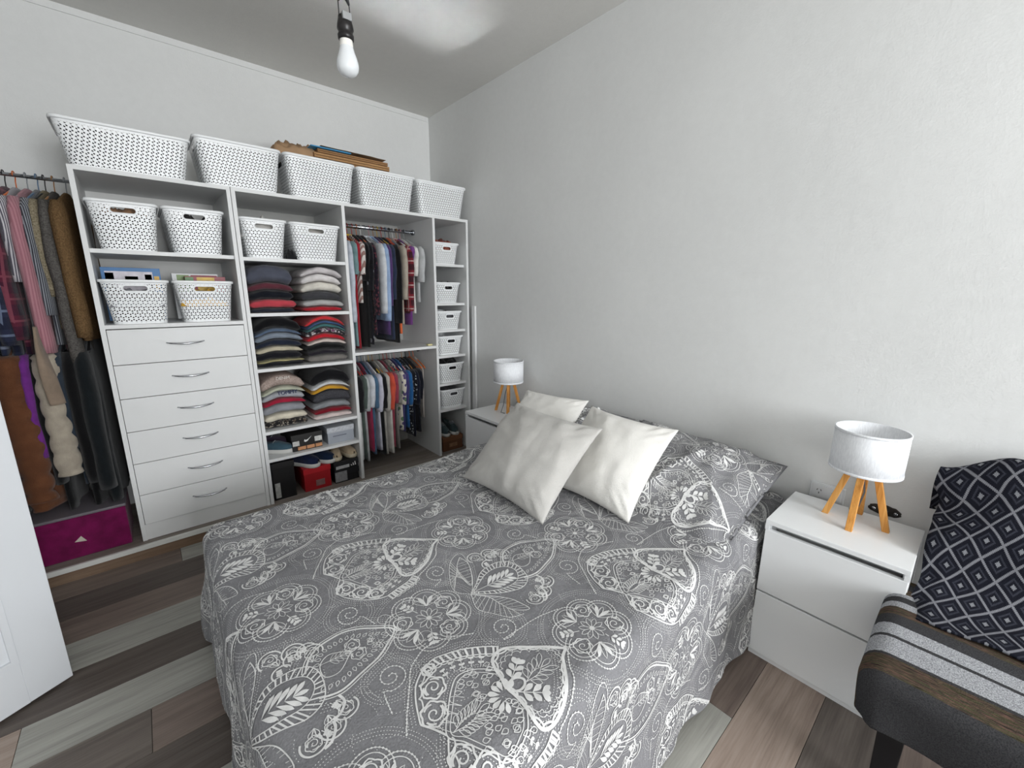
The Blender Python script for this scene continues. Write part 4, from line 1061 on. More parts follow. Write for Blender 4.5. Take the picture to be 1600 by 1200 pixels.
FILL = [(-2.094, -1.628, -0.575, 0.33, zt, 0.150, 0.030, 'widest top basket'), (-1.622, -1.238, -0.575, 0.29, zt, 0.180, 0.024, 'second top basket'), (-1.231, -0.842, -0.575, 0.29, zt, 0.185, 0.024, 'middle top basket'),
        (-0.836, -0.446, -0.572, 0.29, zt, 0.185, 0.024, 'fourth top basket'), (-0.438, -0.042, -0.57, 0.29, zt, 0.180, 0.024, 'right end top basket'),
        (-2.040, -1.786, -0.535, 0.38, 1.4975, 0.148, 0.022, 'upper cabinet basket beside the coats'), (-1.780, -1.526, -0.535, 0.38, 1.4975, 0.148, 0.022, 'upper right cabinet basket'),
        (-2.046, -1.792, -0.54, 0.16, 1.1605, 0.138, 0.022, 'lower left cabinet basket'), (-1.782, -1.526, -0.54, 0.12, 1.1605, 0.138, 0.022, 'lower right cabinet basket'),
        (-1.470, -1.236, -0.54, 0.38, 1.4925, 0.140, 0.022, 'grip basket above the coral stack'), (-1.228, -0.945, -0.54, 0.38, 1.4925, 0.140, 0.022, 'grip basket above the white stack')]
for k, (a, b, c, d_, z, h, tp, lab) in enumerate(FILL): filling(a, b, c, d_, z, h, tp, DK[k % 4], 'added dark fill for the shade inside the ' + lab)
for k, z in enumerate(U4S):
    x0 = -0.290 + 0.005 * k; filling(x0, x0 + 0.222 + 0.002 * k, -0.508, 0.30, z + 0.0005, (0.088, 0.088, 0.078, 0.084, 0.09, 0.088)[k], 0.016, DK[k % 4], 'added dark fill for the shade inside the %s small basket of the narrow column' % ('top', 'second', 'third', 'fourth', 'fifth', 'lowest')[k])

KRAFT = solid('kraft_paper', '#a98a6b', 0.75, 0.2, 0.12, 12.0, 0.3, 40); CARD = solid('cardboard', '#9a7450', 0.8, 0.2, 0.1, 10.0)
heap('paper_bag', -1.12, -0.34, zt + 0.2135, 0.26, 0.24, 0.150, KRAFT, 23.0, 'crumpled brown paper bag on the middle top baskets', 'paper bag', 0.22)
for k, (xa, xb, z, dz, m, lab) in enumerate(((-1.06, -0.58, 0.2135, 0.030, CARD, 'bottom flattened cardboard sheet on the top baskets'), (-1.04, -0.58, 0.2445, 0.028, solid('cardboard_light', '#ab845c', 0.8, 0.2, 0.1, 10), 'middle flattened cardboard sheet on the top baskets'),
                                            (-1.02, -0.59, 0.2735, 0.020, CARD, 'upper flattened cardboard sheet on the top baskets'))):
    s_ = tag(empty('cardboard_sheet', ((xa + xb) / 2, -0.36, zt + z)), lab, 'cardboard', 'cardboard on the top baskets'); w_ = (xb - xa) / 2
    for q in range(2):
        MB().box(-w_, w_, -0.11, 0.11, q * dz / 2, q * dz / 2 + dz * 0.42).build('ply', m, s_, bevel=0.001, seg=1)
tag(MB().box(-0.13, 0.10, -0.115, 0.10, 0, 0.006).build('blue_folder', solid('blue_card', '#3f8fc0', 0.5), None, bevel=0.001, seg=1, loc=(-0.93, -0.37, zt + 0.2945)), 'blue folder between brown paper and cardboard', 'folder')
tag(MB().loft([[(x, y, z + 0.01 * N3(x * 9, y * 9, 0)) for x, y, z in ((-0.2 + 0.05 * i, -0.11 + 0.22 * j, 0.0) for i in range(9))] for j in (0, 0.5, 1)], closed=False).build('brown_paper', KRAFT, None, loc=(-0.80, -0.36, zt + 0.310)), 'loose sheet of brown packing paper on the cardboard', 'paper')

def game_box(x0, x1, y, z0, z1, base, label, spots):
    t = tag(empty('game_box', ((x0 + x1) / 2, y, z0)), label, 'box'); w_ = (x1 - x0) / 2
    bx('carton', solid('card_' + base, base, 0.4), t, -w_, w_, 0, 0.05, 0, z1 - z0, 0.001)
    for k, (a, b, c, d, h) in enumerate(spots): bx('printed_panel', solid('print_' + h, h, 0.4, 0.4, 0.15, 40), t, -w_ + a * 2 * w_, -w_ + b * 2 * w_, -0.0012, 0.0, c * (z1 - z0), d * (z1 - z0))
game_box(-2.035, -1.815, -0.36, 1.17, 1.425, '#1f6aa5', 'blue and white game box standing in the lower left basket', [(0.06, 0.86, 0.5, 0.93, '#cfc9d2'), (0.06, 0.20, 0.55, 0.9, '#b07a80'), (0.72, 0.84, 0.62, 0.88, '#8a4f42'), (0.38, 0.60, 0.72, 0.84, '#9aa0a6'), (0.88, 0.97, 0.6, 0.85, '#d8a93a')])
game_box(-1.77, -1.57, -0.34, 1.17, 1.405, '#d5d7d8', 'white game box with coloured print in the lower right basket', [(0.1, 0.36, 0.6, 0.97, '#6f8a4c'), (0.4, 0.98, 0.6, 0.97, '#8a2430')])
game_box(-1.72, -1.545, -0.405, 1.17, 1.39, '#8a2734', 'red and yellow book in the lower right basket', [(0.28, 0.72, 0.5, 0.98, '#d3ac35'), (0.0, 0.2, 0.5, 0.98, '#4c7a44')])

# ================================================================== FOLDED CLOTHES
def folded(x0, x1, z, h, m, seed, label, group, sb=0.0, st=0.010, y0=-0.515, d=0.34, jut=0.0):
    """one folded garment: rounded front fold with a crease, drooping at both ends"""
    cx, w_ = (x0 + x1) / 2, (x1 - x0) / 2
    nx, nc = 20, 34; mb = MB(); rings = []
    for i in range(nx + 1):
        a = -1 + 2 * i / nx; e = max(0.05, (1 - abs(a) ** 12)) ** 0.35; ring = []; nl = max(1, round(h / 0.016))
        for j in range(nc):
            t = 2 * pi * j / nc
            cy, cz = cos(t), sin(t)
            yy = -abs(cy) ** 0.32 * (1 if cy > 0 else -1); zz = abs(cz) ** 0.8 * (1 if cz > 0 else -1)
            crease = 0.012 * (1.0 if cy > 0 else 0.0) * (1 - abs(sin(pi * nl * (zz * 0.5 + 0.5)))) ** 2 * (0.6 + 0.6 * N3(a * 2 + seed, zz * 2, 8.0))
            y = (yy * d / 2) * (0.9 + 0.1 * e) + crease + 0.006 * N3(a * 3 + seed, zz, seed)
            zed = h / 2 * (1 + zz * e * 0.97) - a * a * (sb + (st - sb) * (0.5 + 0.5 * zz)) + 0.005 * N3(a * 2.5 + x0 * 9, yy * 1.5, 3.0) * (1.0 if sb else 0.5 + 0.5 * zz)
            ring.append((a * w_ + 0.006 * N3(zz + seed, yy * 3, 1), y, zed if sb else max(0.001, zed)))
        rings.append(ring)
    mb.loft(rings, True, True, True)
    o = mb.build('folded_garment', m, None, True); o.location = (cx, y0 + d / 2 + jut, z); tag(o, label, 'folded clothes', group)
    return o
def stack(x0, x1, z, items, where, group):
    zz = z + 0.0005; sg = 0.0
    out = []
    tot = sum(i[0] for i in items) * 0.955; gap = {1.197: 0.262, 0.887: 0.285, 0.518: 0.318}[z]; items = [(i[0] * gap / tot,) + i[1:] for i in items]
    for k, (h, m, lab) in enumerate(items):
        j = 0.012 * N3(k * 3.7, x0 * 5, z); out.append(folded(x0 + 0.006 * N3(k * 2.1, z, 0), x1 + 0.012 * N3(k * 1.3, 5, z), zz, h, m, k * 7.3 + x0 * 11 + z, lab + ' ' + where, group, sg, sg + 0.003 + 0.07 * h, jut=j)); zz += h * 0.955; sg += 0.003 + 0.07 * h
    return out
DEN = cloth('#54647a')
stack(-1.462, -1.232, U2S[1], [(0.024, cloth('#232834'), 'navy folded garment at the bottom'), (0.048, cloth('#b5424c'), 'coral red folded garment'), (0.050, cloth('#11151d'), 'black folded garment'),
      (0.040, cloth('#5b2d37'), 'maroon folded garment'), (0.092, cloth('#4d505c'), 'thick slate grey folded hoodie')], 'of the stack below the left grip basket', 'folded clothes, upper left stack')
stack(-1.190, -0.958, U2S[1], [(0.030, cloth('#a5202c'), 'red folded garment at the bottom'), (0.040, cloth('#a9a9a8'), 'light grey folded garment'), (0.050, cloth('#3e3e42'), 'charcoal folded garment'),
      (0.054, cloth('#d3cfc5'), 'cream folded garment with a dark drawstring'), (0.046, cloth('#d9d5d4'), 'white folded garment with a dark patch'), (0.040, cloth('#c9c4c5'), 'white crumpled garment on top')], 'of the stack below the right grip basket', 'folded clothes, upper right stack')
stack(-1.462, -1.215, U2S[2], [(0.026, cloth('#17181d'), 'black folded garment at the bottom'), (0.012, cloth('#b0a878'), 'thin khaki folded edge'), (0.042, cloth('#16161d'), 'black folded trousers'), (0.032, cloth('#b9b19c'), 'beige folded garment'),
      (0.036, cloth('#202636'), 'navy folded garment'), (0.036, cloth('#7d8794'), 'grey blue folded garment'), (0.024, DEN, 'washed denim folded garment'), (0.058, cloth('#0f0f12'), 'black folded garment on top')], 'of the left stack on the second clothes shelf', 'folded clothes, middle left stack')
stack(-1.190, -0.955, U2S[2], [(0.044, cloth('#77736f'), 'taupe folded garment at the bottom'), (0.030, cloth('#26222a'), 'dark plum folded garment'), (0.038, cloth('#121214'), 'black folded garment'), (0.026, cloth('#c9bdb6'), 'pale pink folded garment'),
      (0.032, cloth('#b3202c'), 'bright red folded garment'), (0.034, floral('#232126', '#b9b2b4', '#77506a', 60), 'black and white flowered folded garment'), (0.022, cloth('#3f6f70'), 'teal folded garment'), (0.018, cloth('#3a5884'), 'blue folded garment'), (0.030, cloth('#c5343a'), 'scarlet folded garment on top')],
      'of the right stack on the second clothes shelf', 'folded clothes, middle right stack')
lc = stack(-1.462, -1.228, U2S[3], [(0.034, floral('#1d1b1c', '#8a8378', '#55493f', 70), 'dark flowered folded garment at the bottom'), (0.038, cloth('#cfc8b6'), 'cream folded garment'), (0.046, cloth('#8b8d93'), 'grey folded garment'), (0.026, cloth('#9c1f38'), 'crimson folded garment'),
      (0.036, cloth('#a4a6ac'), 'grey folded sweatshirt with navy letters'), (0.022, cloth('#b5b8a6'), 'pale green folded garment'), (0.056, knit('#c4b2a9', '#9c8a82'), 'pinkish knitted folded garment on top')], 'of the left stack on the third clothes shelf', 'folded clothes, lower left stack')
stack(-1.190, -0.955, U2S[3], [(0.032, cloth('#cbbcb9'), 'pale pink folded garment at the bottom'), (0.030, cloth('#7c1524'), 'dark red folded garment'), (0.036, cloth('#85888c'), 'grey folded garment'), (0.060, knit('#55555a', '#3a3a3f'), 'thick charcoal folded knit'),
      (0.026, cloth('#c3922d'), 'mustard folded garment'), (0.024, cloth('#c6c8ca'), 'white folded garment'), (0.062, cloth('#101013'), 'black folded garment on top')], 'of the right stack on the third clothes shelf', 'folded clothes, lower right stack')
for o, s_, sz, c, ox in ((lc[4], 'TOMMY', 0.030, '#273358', 0.02), (lc[6], 'DENIM', 0.024, '#ece3dd', 0.0)):
    text_part('printed_letters', s_, sz, solid('ink_' + c, c, 0.8), o, Matrix.Translation((ox, -0.174, o.dimensions.z * 0.52)) @ Matrix.Rotation(pi / 2, 4, 'X'), 0.003)

# ================================================================== SHOE BOXES AND SHOES
def shoe_box(x0, x1, y0, d, z, h, base, lid, label, prints=()):
    t = tag(empty('shoe_box', ((x0 + x1) / 2, y0 + d / 2, z)), label, 'box', 'shoe boxes in the wardrobe'); w_, hd = (x1 - x0) / 2, d / 2
    bx('carton', solid('card_' + base, base, 0.55), t, -w_ + 0.003, w_ - 0.003, -hd + 0.003, hd - 0.003, 0, h - 0.006, 0.001)
    bx('lid', solid('card_' + lid, lid, 0.55), t, -w_, w_, -hd, hd, h - 0.035, h, 0.0012)
    for a, b, c, e, hx in prints: bx('printed_label', solid('print_' + hx, hx, 0.5, 0.4, 0.2, 60), t, -w_ + a * 2 * w_, -w_ + b * 2 * w_, -hd - 0.0012, -hd + 0.003, c * h, e * h)
    return t, hd
zb = U2S[4] + 0.0005
b, hd = shoe_box(-1.335, -1.155, -0.51, 0.30, zb, 0.105, '#1b1a19', '#242322', 'black shoe box with orange strip on the low shelf', [(0.18, 0.44, 0.06, 0.26, '#c08a62'), (0.47, 0.72, 0.06, 0.26, '#c08a62'), (0.75, 0.97, 0.06, 0.26, '#c08a62'), (0.03, 0.24, 0.34, 0.62, '#b9b9b6'), (0.74, 0.98, 0.42, 0.72, '#c6c6c3')])
mb = MB(); sw = [(-0.02, 0.058), (-0.012, 0.052), (0.0, 0.056), (0.026, 0.084), (0.004, 0.068), (-0.008, 0.064), (-0.016, 0.07)]
mb.loft([[(x, -hd - 0.0018, z) for x, z in sw], [(x, -hd - 0.0005, z) for x, z in sw]], True, True, True).build('swoosh_mark', solid('white_ink', '#dcdcda', 0.6), b)
b, hd = shoe_box(-1.125, -0.952, -0.51, 0.30, zb, 0.108, '#9a9fa8', '#b4b7bd', 'pale grey shoe box on the low shelf', [(0.05, 0.98, 0.72, 0.98, '#b9bcc2'), (0.2, 0.7, 0.42, 0.46, '#6f7480')])
b, hd = shoe_box(-1.462, -1.335, -0.52, 0.32, ZP + 0.0005, 0.235, '#141314', '#1d1c1d', 'tall black box on the wardrobe floor beside the red one', [(0.08, 0.30, 0.06, 0.46, '#a9a9a7')])
RBZ = 0.150
b, hd = shoe_box(-1.290, -1.125, -0.52, 0.30, ZP + 0.0005, RBZ, '#a3161f', '#b51c26', 'bright red shoe box under the navy sneakers', [(0.42, 0.74, 0.16, 0.42, '#8d6a68')])
b, hd = shoe_box(-1.105, -0.945, -0.52, 0.30, ZP + 0.0005, 0.085, '#1a1a1c', '#202023', 'lower black shoe box under the pale shoes', [(0.02, 0.5, 0.10, 0.9, '#8d8d8f')])
b, hd = shoe_box(-1.105, -0.945, -0.52, 0.30, ZP + 0.0855, 0.062, '#1a1a1c', '#202023', 'upper black shoe box carrying the pale shoes', [(0.08, 0.62, 0.18, 0.52, '#b4b4b6')])
for k in range(3):
    xo = 0.030 + 0.013 * k; hh = 0.010 + 0.008 * k
    MB().loft([[(xo, yy, 0.016), (xo + 0.008, yy, 0.016), (xo + 0.004, yy, 0.016 + hh), (xo - 0.002, yy, 0.016 + hh)] for yy in (-hd - 0.0016, -hd)], True, True, True).build('stripe_mark', solid('white_ink', '#dcdcda', 0.6), b)
tag(bx('grey_bag', cloth('#6c665f'), None, -1.26, -1.14, -0.20, -0.10, ZP + 0.0005, ZP + 0.20, 0.02), 'grey cloth bag behind the red shoe box', 'bag')

def shoe(x, y, z, yaw, L, upper, sole, lace, label, group, low=False):
    t = tag(empty('shoe', (x, y, z), yaw), label, 'shoe', group)
    out = [(-0.5, 0.030), (-0.47, 0.036), (-0.38, 0.040), (-0.2, 0.036), (0.0, 0.038), (0.2, 0.046), (0.34, 0.046), (0.44, 0.034), (0.49, 0.016), (0.5, 0.004)]
    def ring(z_, s): return [(a * L * s, w_ * s * L / 0.27, z_) for a, w_ in out] + [(a * L * s, -w_ * s * L / 0.27, z_) for a, w_ in reversed(out)]
    MB().loft([ring(0, 0.97), ring(0.008, 1.0), ring(0.024, 1.0), ring(0.026, 0.97)], True, True, True).build('sole', sole, t, True)
    secs = []; H = 0.75 if low else 1.0
    for a, w_, h_, op_ in ((-0.48, 0.026, 0.070, 0), (-0.40, 0.034, 0.088, 0.8), (-0.25, 0.034, 0.080, 0.85), (-0.10, 0.034, 0.076, 0.7), (0.02, 0.037, 0.074, 0.25), (0.14, 0.041, 0.062, 0), (0.27, 0.042, 0.048, 0), (0.38, 0.036, 0.040, 0), (0.45, 0.024, 0.033, 0), (0.485, 0.008, 0.026, 0)):
        r = []
        for k in range(13):
            q = pi * k / 12; c_, s__ = cos(q), sin(q)
            zz = 0.024 + (h_ * H) * s__ ** 0.7
            if op_ and 0.15 < k / 12 < 0.85: zz -= op_ * 0.045 * (1 - abs(k / 12 - 0.5) / 0.35) * H
            r.append((a * L, w_ * (abs(c_) ** 0.7) * (1 if c_ > 0 else -1) * L / 0.27, zz))
        secs.append(r)
    MB().loft(secs, closed=False).build('upper', upper, t, True)
    for k in range(4):
        a = 0.02 + 0.045 * k; MB().tube([(a * L, -0.022, 0.088 * H - 0.004 * k), (a * L + 0.004, 0, 0.101 * H - 0.006 * k), (a * L, 0.022, 0.088 * H - 0.004 * k)], 0.0024, 5).build('lace', lace, t, True)
    return t
NAVY = cloth('#1a2340'); WHS = solid('white_sole', '#c9c9c6', 0.6); GRL = solid('grey_lace', '#9a9da3', 0.8)
zr = ZP + RBZ + 0.001
gs = 'navy sneakers on the red box'
shoe(-1.262, -0.43, zr, -0.95, 0.235, NAVY, WHS, GRL, 'navy sneaker with white sole on the red box, left of the pair', gs)
shoe(-1.165, -0.42, zr, -0.95, 0.235, cloth('#16263f'), WHS, GRL, 'navy sneaker with white sole on the red box, right of the pair', gs)
PALE = cloth('#b9a68c'); zk = ZP + 0.149
shoe(-1.060, -0.41, zk, -1.75, 0.21, PALE, solid('cream_sole', '#bdb29c', 0.7), cloth('#a57a5c'), 'pale beige shoe on the black boxes, left of the pair', 'pale shoes on the black boxes', True)
shoe(-0.985, -0.41, zk, -1.35, 0.21, PALE, solid('cream_sole', '#bdb29c', 0.7), cloth('#a57a5c'), 'pale beige shoe on the black boxes, right of the pair', 'pale shoes on the black boxes', True)
shoe(-1.415, -0.43, zb, -0.6, 0.22, cloth('#3c5563'), WHS, GRL, 'teal grey trainer on the low shelf beside the black box', 'trainers on the low shelf', True)
shoe(-1.400, -0.30, zb, -0.5, 0.22, cloth('#3a2f3f'), WHS, GRL, 'dark plum trainer at the back of the low shelf', 'trainers on the low shelf', True)
b, hd = shoe_box(-0.262, -0.075, -0.50, 0.28, ZP + 0.0005, 0.115, '#6a4630', '#7a5238', 'brown shoe box under the narrow basket column', [(0.3, 0.7, 0.25, 0.5, '#8d6a50')])
shoe(-0.215, -0.40, ZP + 0.116, -1.5, 0.2, cloth('#48585c'), WHS, GRL, 'grey teal trainer on the brown box, left of the pair', 'trainers on the brown box')
shoe(-0.125, -0.40, ZP + 0.116, -1.6, 0.2, cloth('#3f5054'), WHS, GRL, 'grey teal trainer on the brown box, right of the pair', 'trainers on the brown box')

tag(bx('yellow_block', solid('pale_yellow_plastic', '#d9cf9a', 0.5), None, -0.372, -0.335, -0.515, -0.485, ZM + 0.0005, ZM + 0.011, 0.002), 'small pale yellow block on the front of the middle hanging shelf', 'block')
# ================================================================== HANGING CLOTHES
HANG = {}
def short(lab):
    import re
    return re.split(r' (?:on|hanging|at|beside|behind|in|below|against|with|draped) ', lab)[0]
def hanger(x, rail_y, rail_z, col, where, rr=0.0125, half=0.19, twist=0.0, of=None):
    key = (col, half)
    if key not in HANG:
        t = empty('clothes_hanger')
        m = solid('hanger_' + col, {'red': '#a8322f', 'orange': '#c8662c', 'white': '#d9d9d7', 'grey': '#8d9195', 'blue': '#56708c', 'black': '#1c1c1e', 'pink': '#c08a92', 'wood': '#9a6d40', 'green': '#3d6a58', 'yellow': '#c4a13a'}[col], 0.4)
        r = 0.0155
        hook = [(0, r * cos(a), r * sin(a)) for a in [pi + 0.3 - (pi + 0.9) * i / 12 for i in range(13)]]
        hook += [(0, 0.004, -0.026), (0, 0, -0.055)]
        MB().tube(hook, 0.0022, 6).build('hook', m, t, True)
        MB().tube([(0, -half, -0.125), (0, -half * 0.93, -0.112), (0, -half * 0.5, -0.082), (0, -0.02, -0.060), (0, 0, -0.054), (0, 0.02, -0.060), (0, half * 0.5, -0.082), (0, half * 0.93, -0.112), (0, half, -0.125)], 0.0042, 6).build('shoulder_bar', m, t, True)
        MB().tube([(0, -half * 0.93, -0.118), (0, 0, -0.120), (0, half * 0.93, -0.118)], 0.003, 6).build('cross_bar', m, t, True)
        HANG[key] = t; o = t
    else: o = copy_tree(HANG[key])
    o.location = (x, rail_y, rail_z); o.rotation_euler = (0, 0, twist)
    lab = ('wooden' if col == 'wood' else col + ' plastic') + ' hanger '
    if of is None: lab += 'without clothes on ' + where
    else:
        lab += 'of the ' + short(of)
        if len((lab + ' on ' + where).split()) <= 16: lab += ' on ' + where
    return tag(o, lab, 'hanger', 'hangers on ' + where)

def garment(name, label, cat, group, x, rail_y, rail_z, length, m, half=0.19, thick=0.014, sleeve=0.0, sleeve_m=None, collar=None, puff=0.0, flare=1.0, seed=0.0, twist=0.0, fold=0.5, jut=0.035, swing=0.0):
    t = tag(empty(name, (x, rail_y, rail_z), twist), label, cat, group)
    N_, M_ = 30, (72 if puff else 22); rings = []
    for i in range(M_ + 1):
        d = length * (i / M_) ** (1.0 if puff else 1.25)
        z = -0.056 - d
        if d < 0.075: w_ = 0.035 + (half - 0.035) * (d / 0.075) ** 0.85
        else: w_ = half * (1.0 + (flare - 1.0) * smoothstep(0.1, length, d)) * (1 - 0.05 * smoothstep(0.07, 0.25, d))
        th = 0.007 + (thick - 0.004) * smoothstep(0.0, 0.22, d)
        if puff: th *= 1.0 + puff * abs(sin(pi * d / 0.085)) ** 0.6; w_ *= 1 + 0.012 * abs(sin(pi * d / 0.085)) ** 0.6
        ring = []
        for j in range(N_):
            a = 2 * pi * j / N_; cy, cz = cos(a), sin(a)
            y = w_ * (abs(cy) ** 0.75) * (1 if cy > 0 else -1)
            xx = th * (abs(cz) ** 0.6) * (1 if cz > 0 else -1)
            f = smoothstep(0.05, 0.4, d) * fold
            xx += thick * f * (0.9 * sin(y * 34 + seed * 3 + d * 2.0) + 0.8 * N3(y * 12 + seed, d * 3, seed)) + 0.02 * swing * d
            ring.append((xx, y + 0.012 * f * N3(d * 4, seed, a), z + (0.012 * N3(y * 8 + seed, 0, 1) if i == M_ else 0)))
        rings.append(ring)
    fixn(MB().loft(rings, True, True, True).build('garment_body', m, t, True))
    if sleeve:
        for s in (-1, 1):
            rr = []
            K_ = 48 if puff else 12
            for k in range(K_ + 1):
                q = k / K_; d = 0.062 + sleeve * q
                yy = s * (half * 0.93 + jut * sin(min(1.0, q * 2.2) * pi / 2) - 0.02 * q); zz = -0.056 - d
                rx = (0.011 + thick * 0.8) * (1 + 0.05 * sin(q * 9 + seed)); ry = 0.062 - 0.020 * q
                if k == 0: ry *= 0.6; rx *= 0.7
                if puff: rx *= 1 + puff * abs(sin(pi * d / 0.085)) ** 0.6; ry *= 1 + 0.08 * puff * abs(sin(pi * d / 0.085)) ** 0.6
                rr.append([(rx * cos(a) + 0.005 * N3(q * 5, seed, s) + 0.02 * q * s * N3(seed, 7, 2), yy + ry * sin(a) + 0.004 * N3(a * 2, q * 4, seed), zz) for a in [2 * pi * j / 14 for j in range(14)]])
            fixn(MB().loft(rr, True, True, True).build('sleeve', sleeve_m or m, t, True))
    if collar:
        pts = [(0.020 * sin(a), 0.042 * cos(a), -0.052 - 0.012 * (1 - cos(a)) * 0.5) for a in [2 * pi * i / 18 for i in range(19)]]
        MB().tube(pts, 0.0075, 7, False).build('collar', collar, t, True)
    return t

# ---- upper bay
wu = 'the upper wardrobe rail'; gu = 'clothes on the upper wardrobe rail'
cols = ['white', 'orange', 'wood', 'red', 'red', 'orange', 'white', 'grey', 'pink', 'wood', 'yellow', 'red', 'blue', 'black', 'white', 'wood', 'pink', 'grey']
U = [  # x, length, material, half, sleeve, collar, label
    (-0.893, 0.74, cloth('#b6bcc6'), 0.20, 0.50, None, 'pale grey blue long shirt hanging at the left end of the upper rail'),
    (-0.866, 0.72, cloth('#6f8a8c'), 0.19, 0.20, None, 'muted teal top hanging second on the upper rail'),
    (-0.842, 0.74, cloth('#8c1f2a'), 0.19, 0.18, None, 'deep red top hanging beside the patterned blouse'),
    (-0.815, 0.44, striped('#cfc9c4', '#8d6f68', 3, 0.03), 0.20, 0.20, cloth('#c9a52f'), 'white and brown diagonal striped blouse with yellow collar'),
    (-0.782, 0.74, cloth('#0e0e10'), 0.20, 0.24, None, 'long black dress on the upper rail'),
    (-0.752, 0.72, floral('#141419', '#0d0d10', '#8f9099', 24, 0.30), 0.20, 0.30, None, 'black dress with white marks on the upper rail'),
    (-0.722, 0.66, floral('#1b1420', '#5a3038', '#141218', 55), 0.19, 0.46, None, 'dark plum dotted blouse on the upper rail'),
    (-0.694, 0.50, cloth('#c3c6ca'), 0.20, 0.45, cloth('#cfd2d6'), 'white shirt hanging against the light blue one'),
    (-0.664, 0.56, cloth('#90a6c6'), 0.205, 0.50, cloth('#90a6c6'), 'light blue shirt on the upper rail'),
    (-0.634, 0.66, cloth('#4b3562'), 0.195, 0.40, None, 'violet top on the upper rail'),
    (-0.606, 0.70, cloth('#2b3348'), 0.19, 0.36, None, 'navy top hanging beside the violet one'),
    (-0.576, 0.72, cloth('#0d0d0f'), 0.20, 0.52, None, 'black jacket in the middle of the upper rail'),
    (-0.546, 0.66, cloth('#d9693f'), 0.188, 0.0, None, 'orange strip of a garment beside the black jacket'),
    (-0.518, 0.60, cloth('#a89f92'), 0.195, 0.36, None, 'beige top on the upper rail'),
    (-0.490, 0.52, plaid('#8f2a34', '#2a1a22', '#c9b0ac', 0.08), 0.20, 0.44, plaid('#8f2a34', '#2a1a22', '#c9b0ac', 0.08), 'red checked shirt on the upper rail'),
    (-0.462, 0.60, cloth('#6d3d7c'), 0.198, 0.10, None, 'purple top on the upper rail'),
    (-0.434, 0.52, cloth('#d6d4cf'), 0.20, 0.20, None, 'white short sleeved top on the upper rail'),
    (-0.402, 0.44, cloth('#b3b5b6'), 0.205, 0.24, None, 'light grey short sleeved top at the right end of the upper rail')]
for k, (x, L, m, half, sl, co, lab) in enumerate(U):
    hanger(x, RY, RZU, cols[k], wu, of=lab, half=0.175, twist=0.10 * N3(k * 3.1, 0, 0))
    garment('hanging_blouse', lab, 'clothes', gu, x, RY, RZU, L, m, half, 0.0125, sl, None, co, seed=k * 1.7, twist=0.12 * N3(k * 3.1, 0, 0), fold=0.35)
# ---- lower bay
wl = 'the lower wardrobe rail'; gl_ = 'clothes on the lower wardrobe rail'
cols = ['red', 'red', 'red', 'blue', 'blue', 'white', 'yellow', 'wood', 'grey', 'green', 'red', 'red', 'white', 'pink', 'grey', 'wood', 'black']
Lw = [(-0.890, 0.66, cloth('#c9c9c9'), 0.24, cloth('#17171a'), 'white tee with black sleeves at the left end of the lower rail'), (-0.863, 0.66, cloth('#4a5550'), 0.22, None, 'dark green grey tee on the lower rail'),
      (-0.836, 0.68, cloth('#a7aaab'), 0.24, None, 'light grey tee on the lower rail'), (-0.809, 0.62, cloth('#8e2a48'), 0.22, cloth('#c4c6cc'), 'crimson tee with white sleeves on the lower rail'),
      (-0.782, 0.64, cloth('#44607a'), 0.23, None, 'steel blue tee on the lower rail'), (-0.755, 0.62, cloth('#b9b8c6'), 0.26, None, 'pale lilac tee on the lower rail'),
      (-0.728, 0.66, cloth('#141417'), 0.24, None, 'black tee on the lower rail'), (-0.700, 0.66, cloth('#a6a29c'), 0.27, None, 'beige grey tee with long short sleeves on the lower rail'),
      (-0.672, 0.66, cloth('#c3c0ba'), 0.26, cloth('#c2503c'), 'off-white tee with orange sleeves on the lower rail'), (-0.644, 0.62, cloth('#8c3a4a'), 0.22, None, 'dusty rose tee on the lower rail'),
      (-0.616, 0.64, striped('#85827d', '#716e6a', 1, 0.03), 0.22, None, 'taupe striped tee on the lower rail'), (-0.588, 0.50, floral('#c9c3b8', '#50456e', '#5d7a5c', 34), 0.24, None, 'white flowered blouse on the lower rail'),
      (-0.560, 0.52, cloth('#3b3768'), 0.24, None, 'indigo tee on the lower rail'), (-0.530, 0.50, cloth('#23588c'), 0.25, None, 'bright blue tee on the lower rail'),
      (-0.500, 0.56, floral('#12131a', '#9aa0a4', '#1c2030', 60, 0.33), 0.22, None, 'black tee with white print on the lower rail'), (-0.468, 0.58, cloth('#131726'), 0.26, None, 'midnight navy tee on the lower rail'),
      (-0.436, 0.55, cloth('#10121c'), 0.22, None, 'near black tee at the right of the lower rail')]
for k, (x, L, m, sl, sm, lab) in enumerate(Lw):
    hanger(x, RY, RZL, cols[k], wl, of=lab, half=0.175, twist=0.10 * N3(k * 2.3, 4, 0))
    garment('hanging_tee', lab, 'clothes', gl_, x, RY, RZL, L, m, 0.20, 0.0125, sl, sm, None, seed=k * 2.9, twist=0.10 * N3(k * 2.3, 4, 0), fold=0.5)
hanger(-0.402, RY, RZL, 'orange', wl, half=0.175)
garment('hanging_scarf', 'thin off-white strap top at the right end of the lower rail', 'clothes', gl_, -0.372, RY, RZL, 0.46, cloth('#b3aca6'), 0.15, 0.006, seed=3.0, fold=0.3)
hanger(-0.372, RY, RZL, 'orange', wl, of='thin off-white strap top', half=0.175)

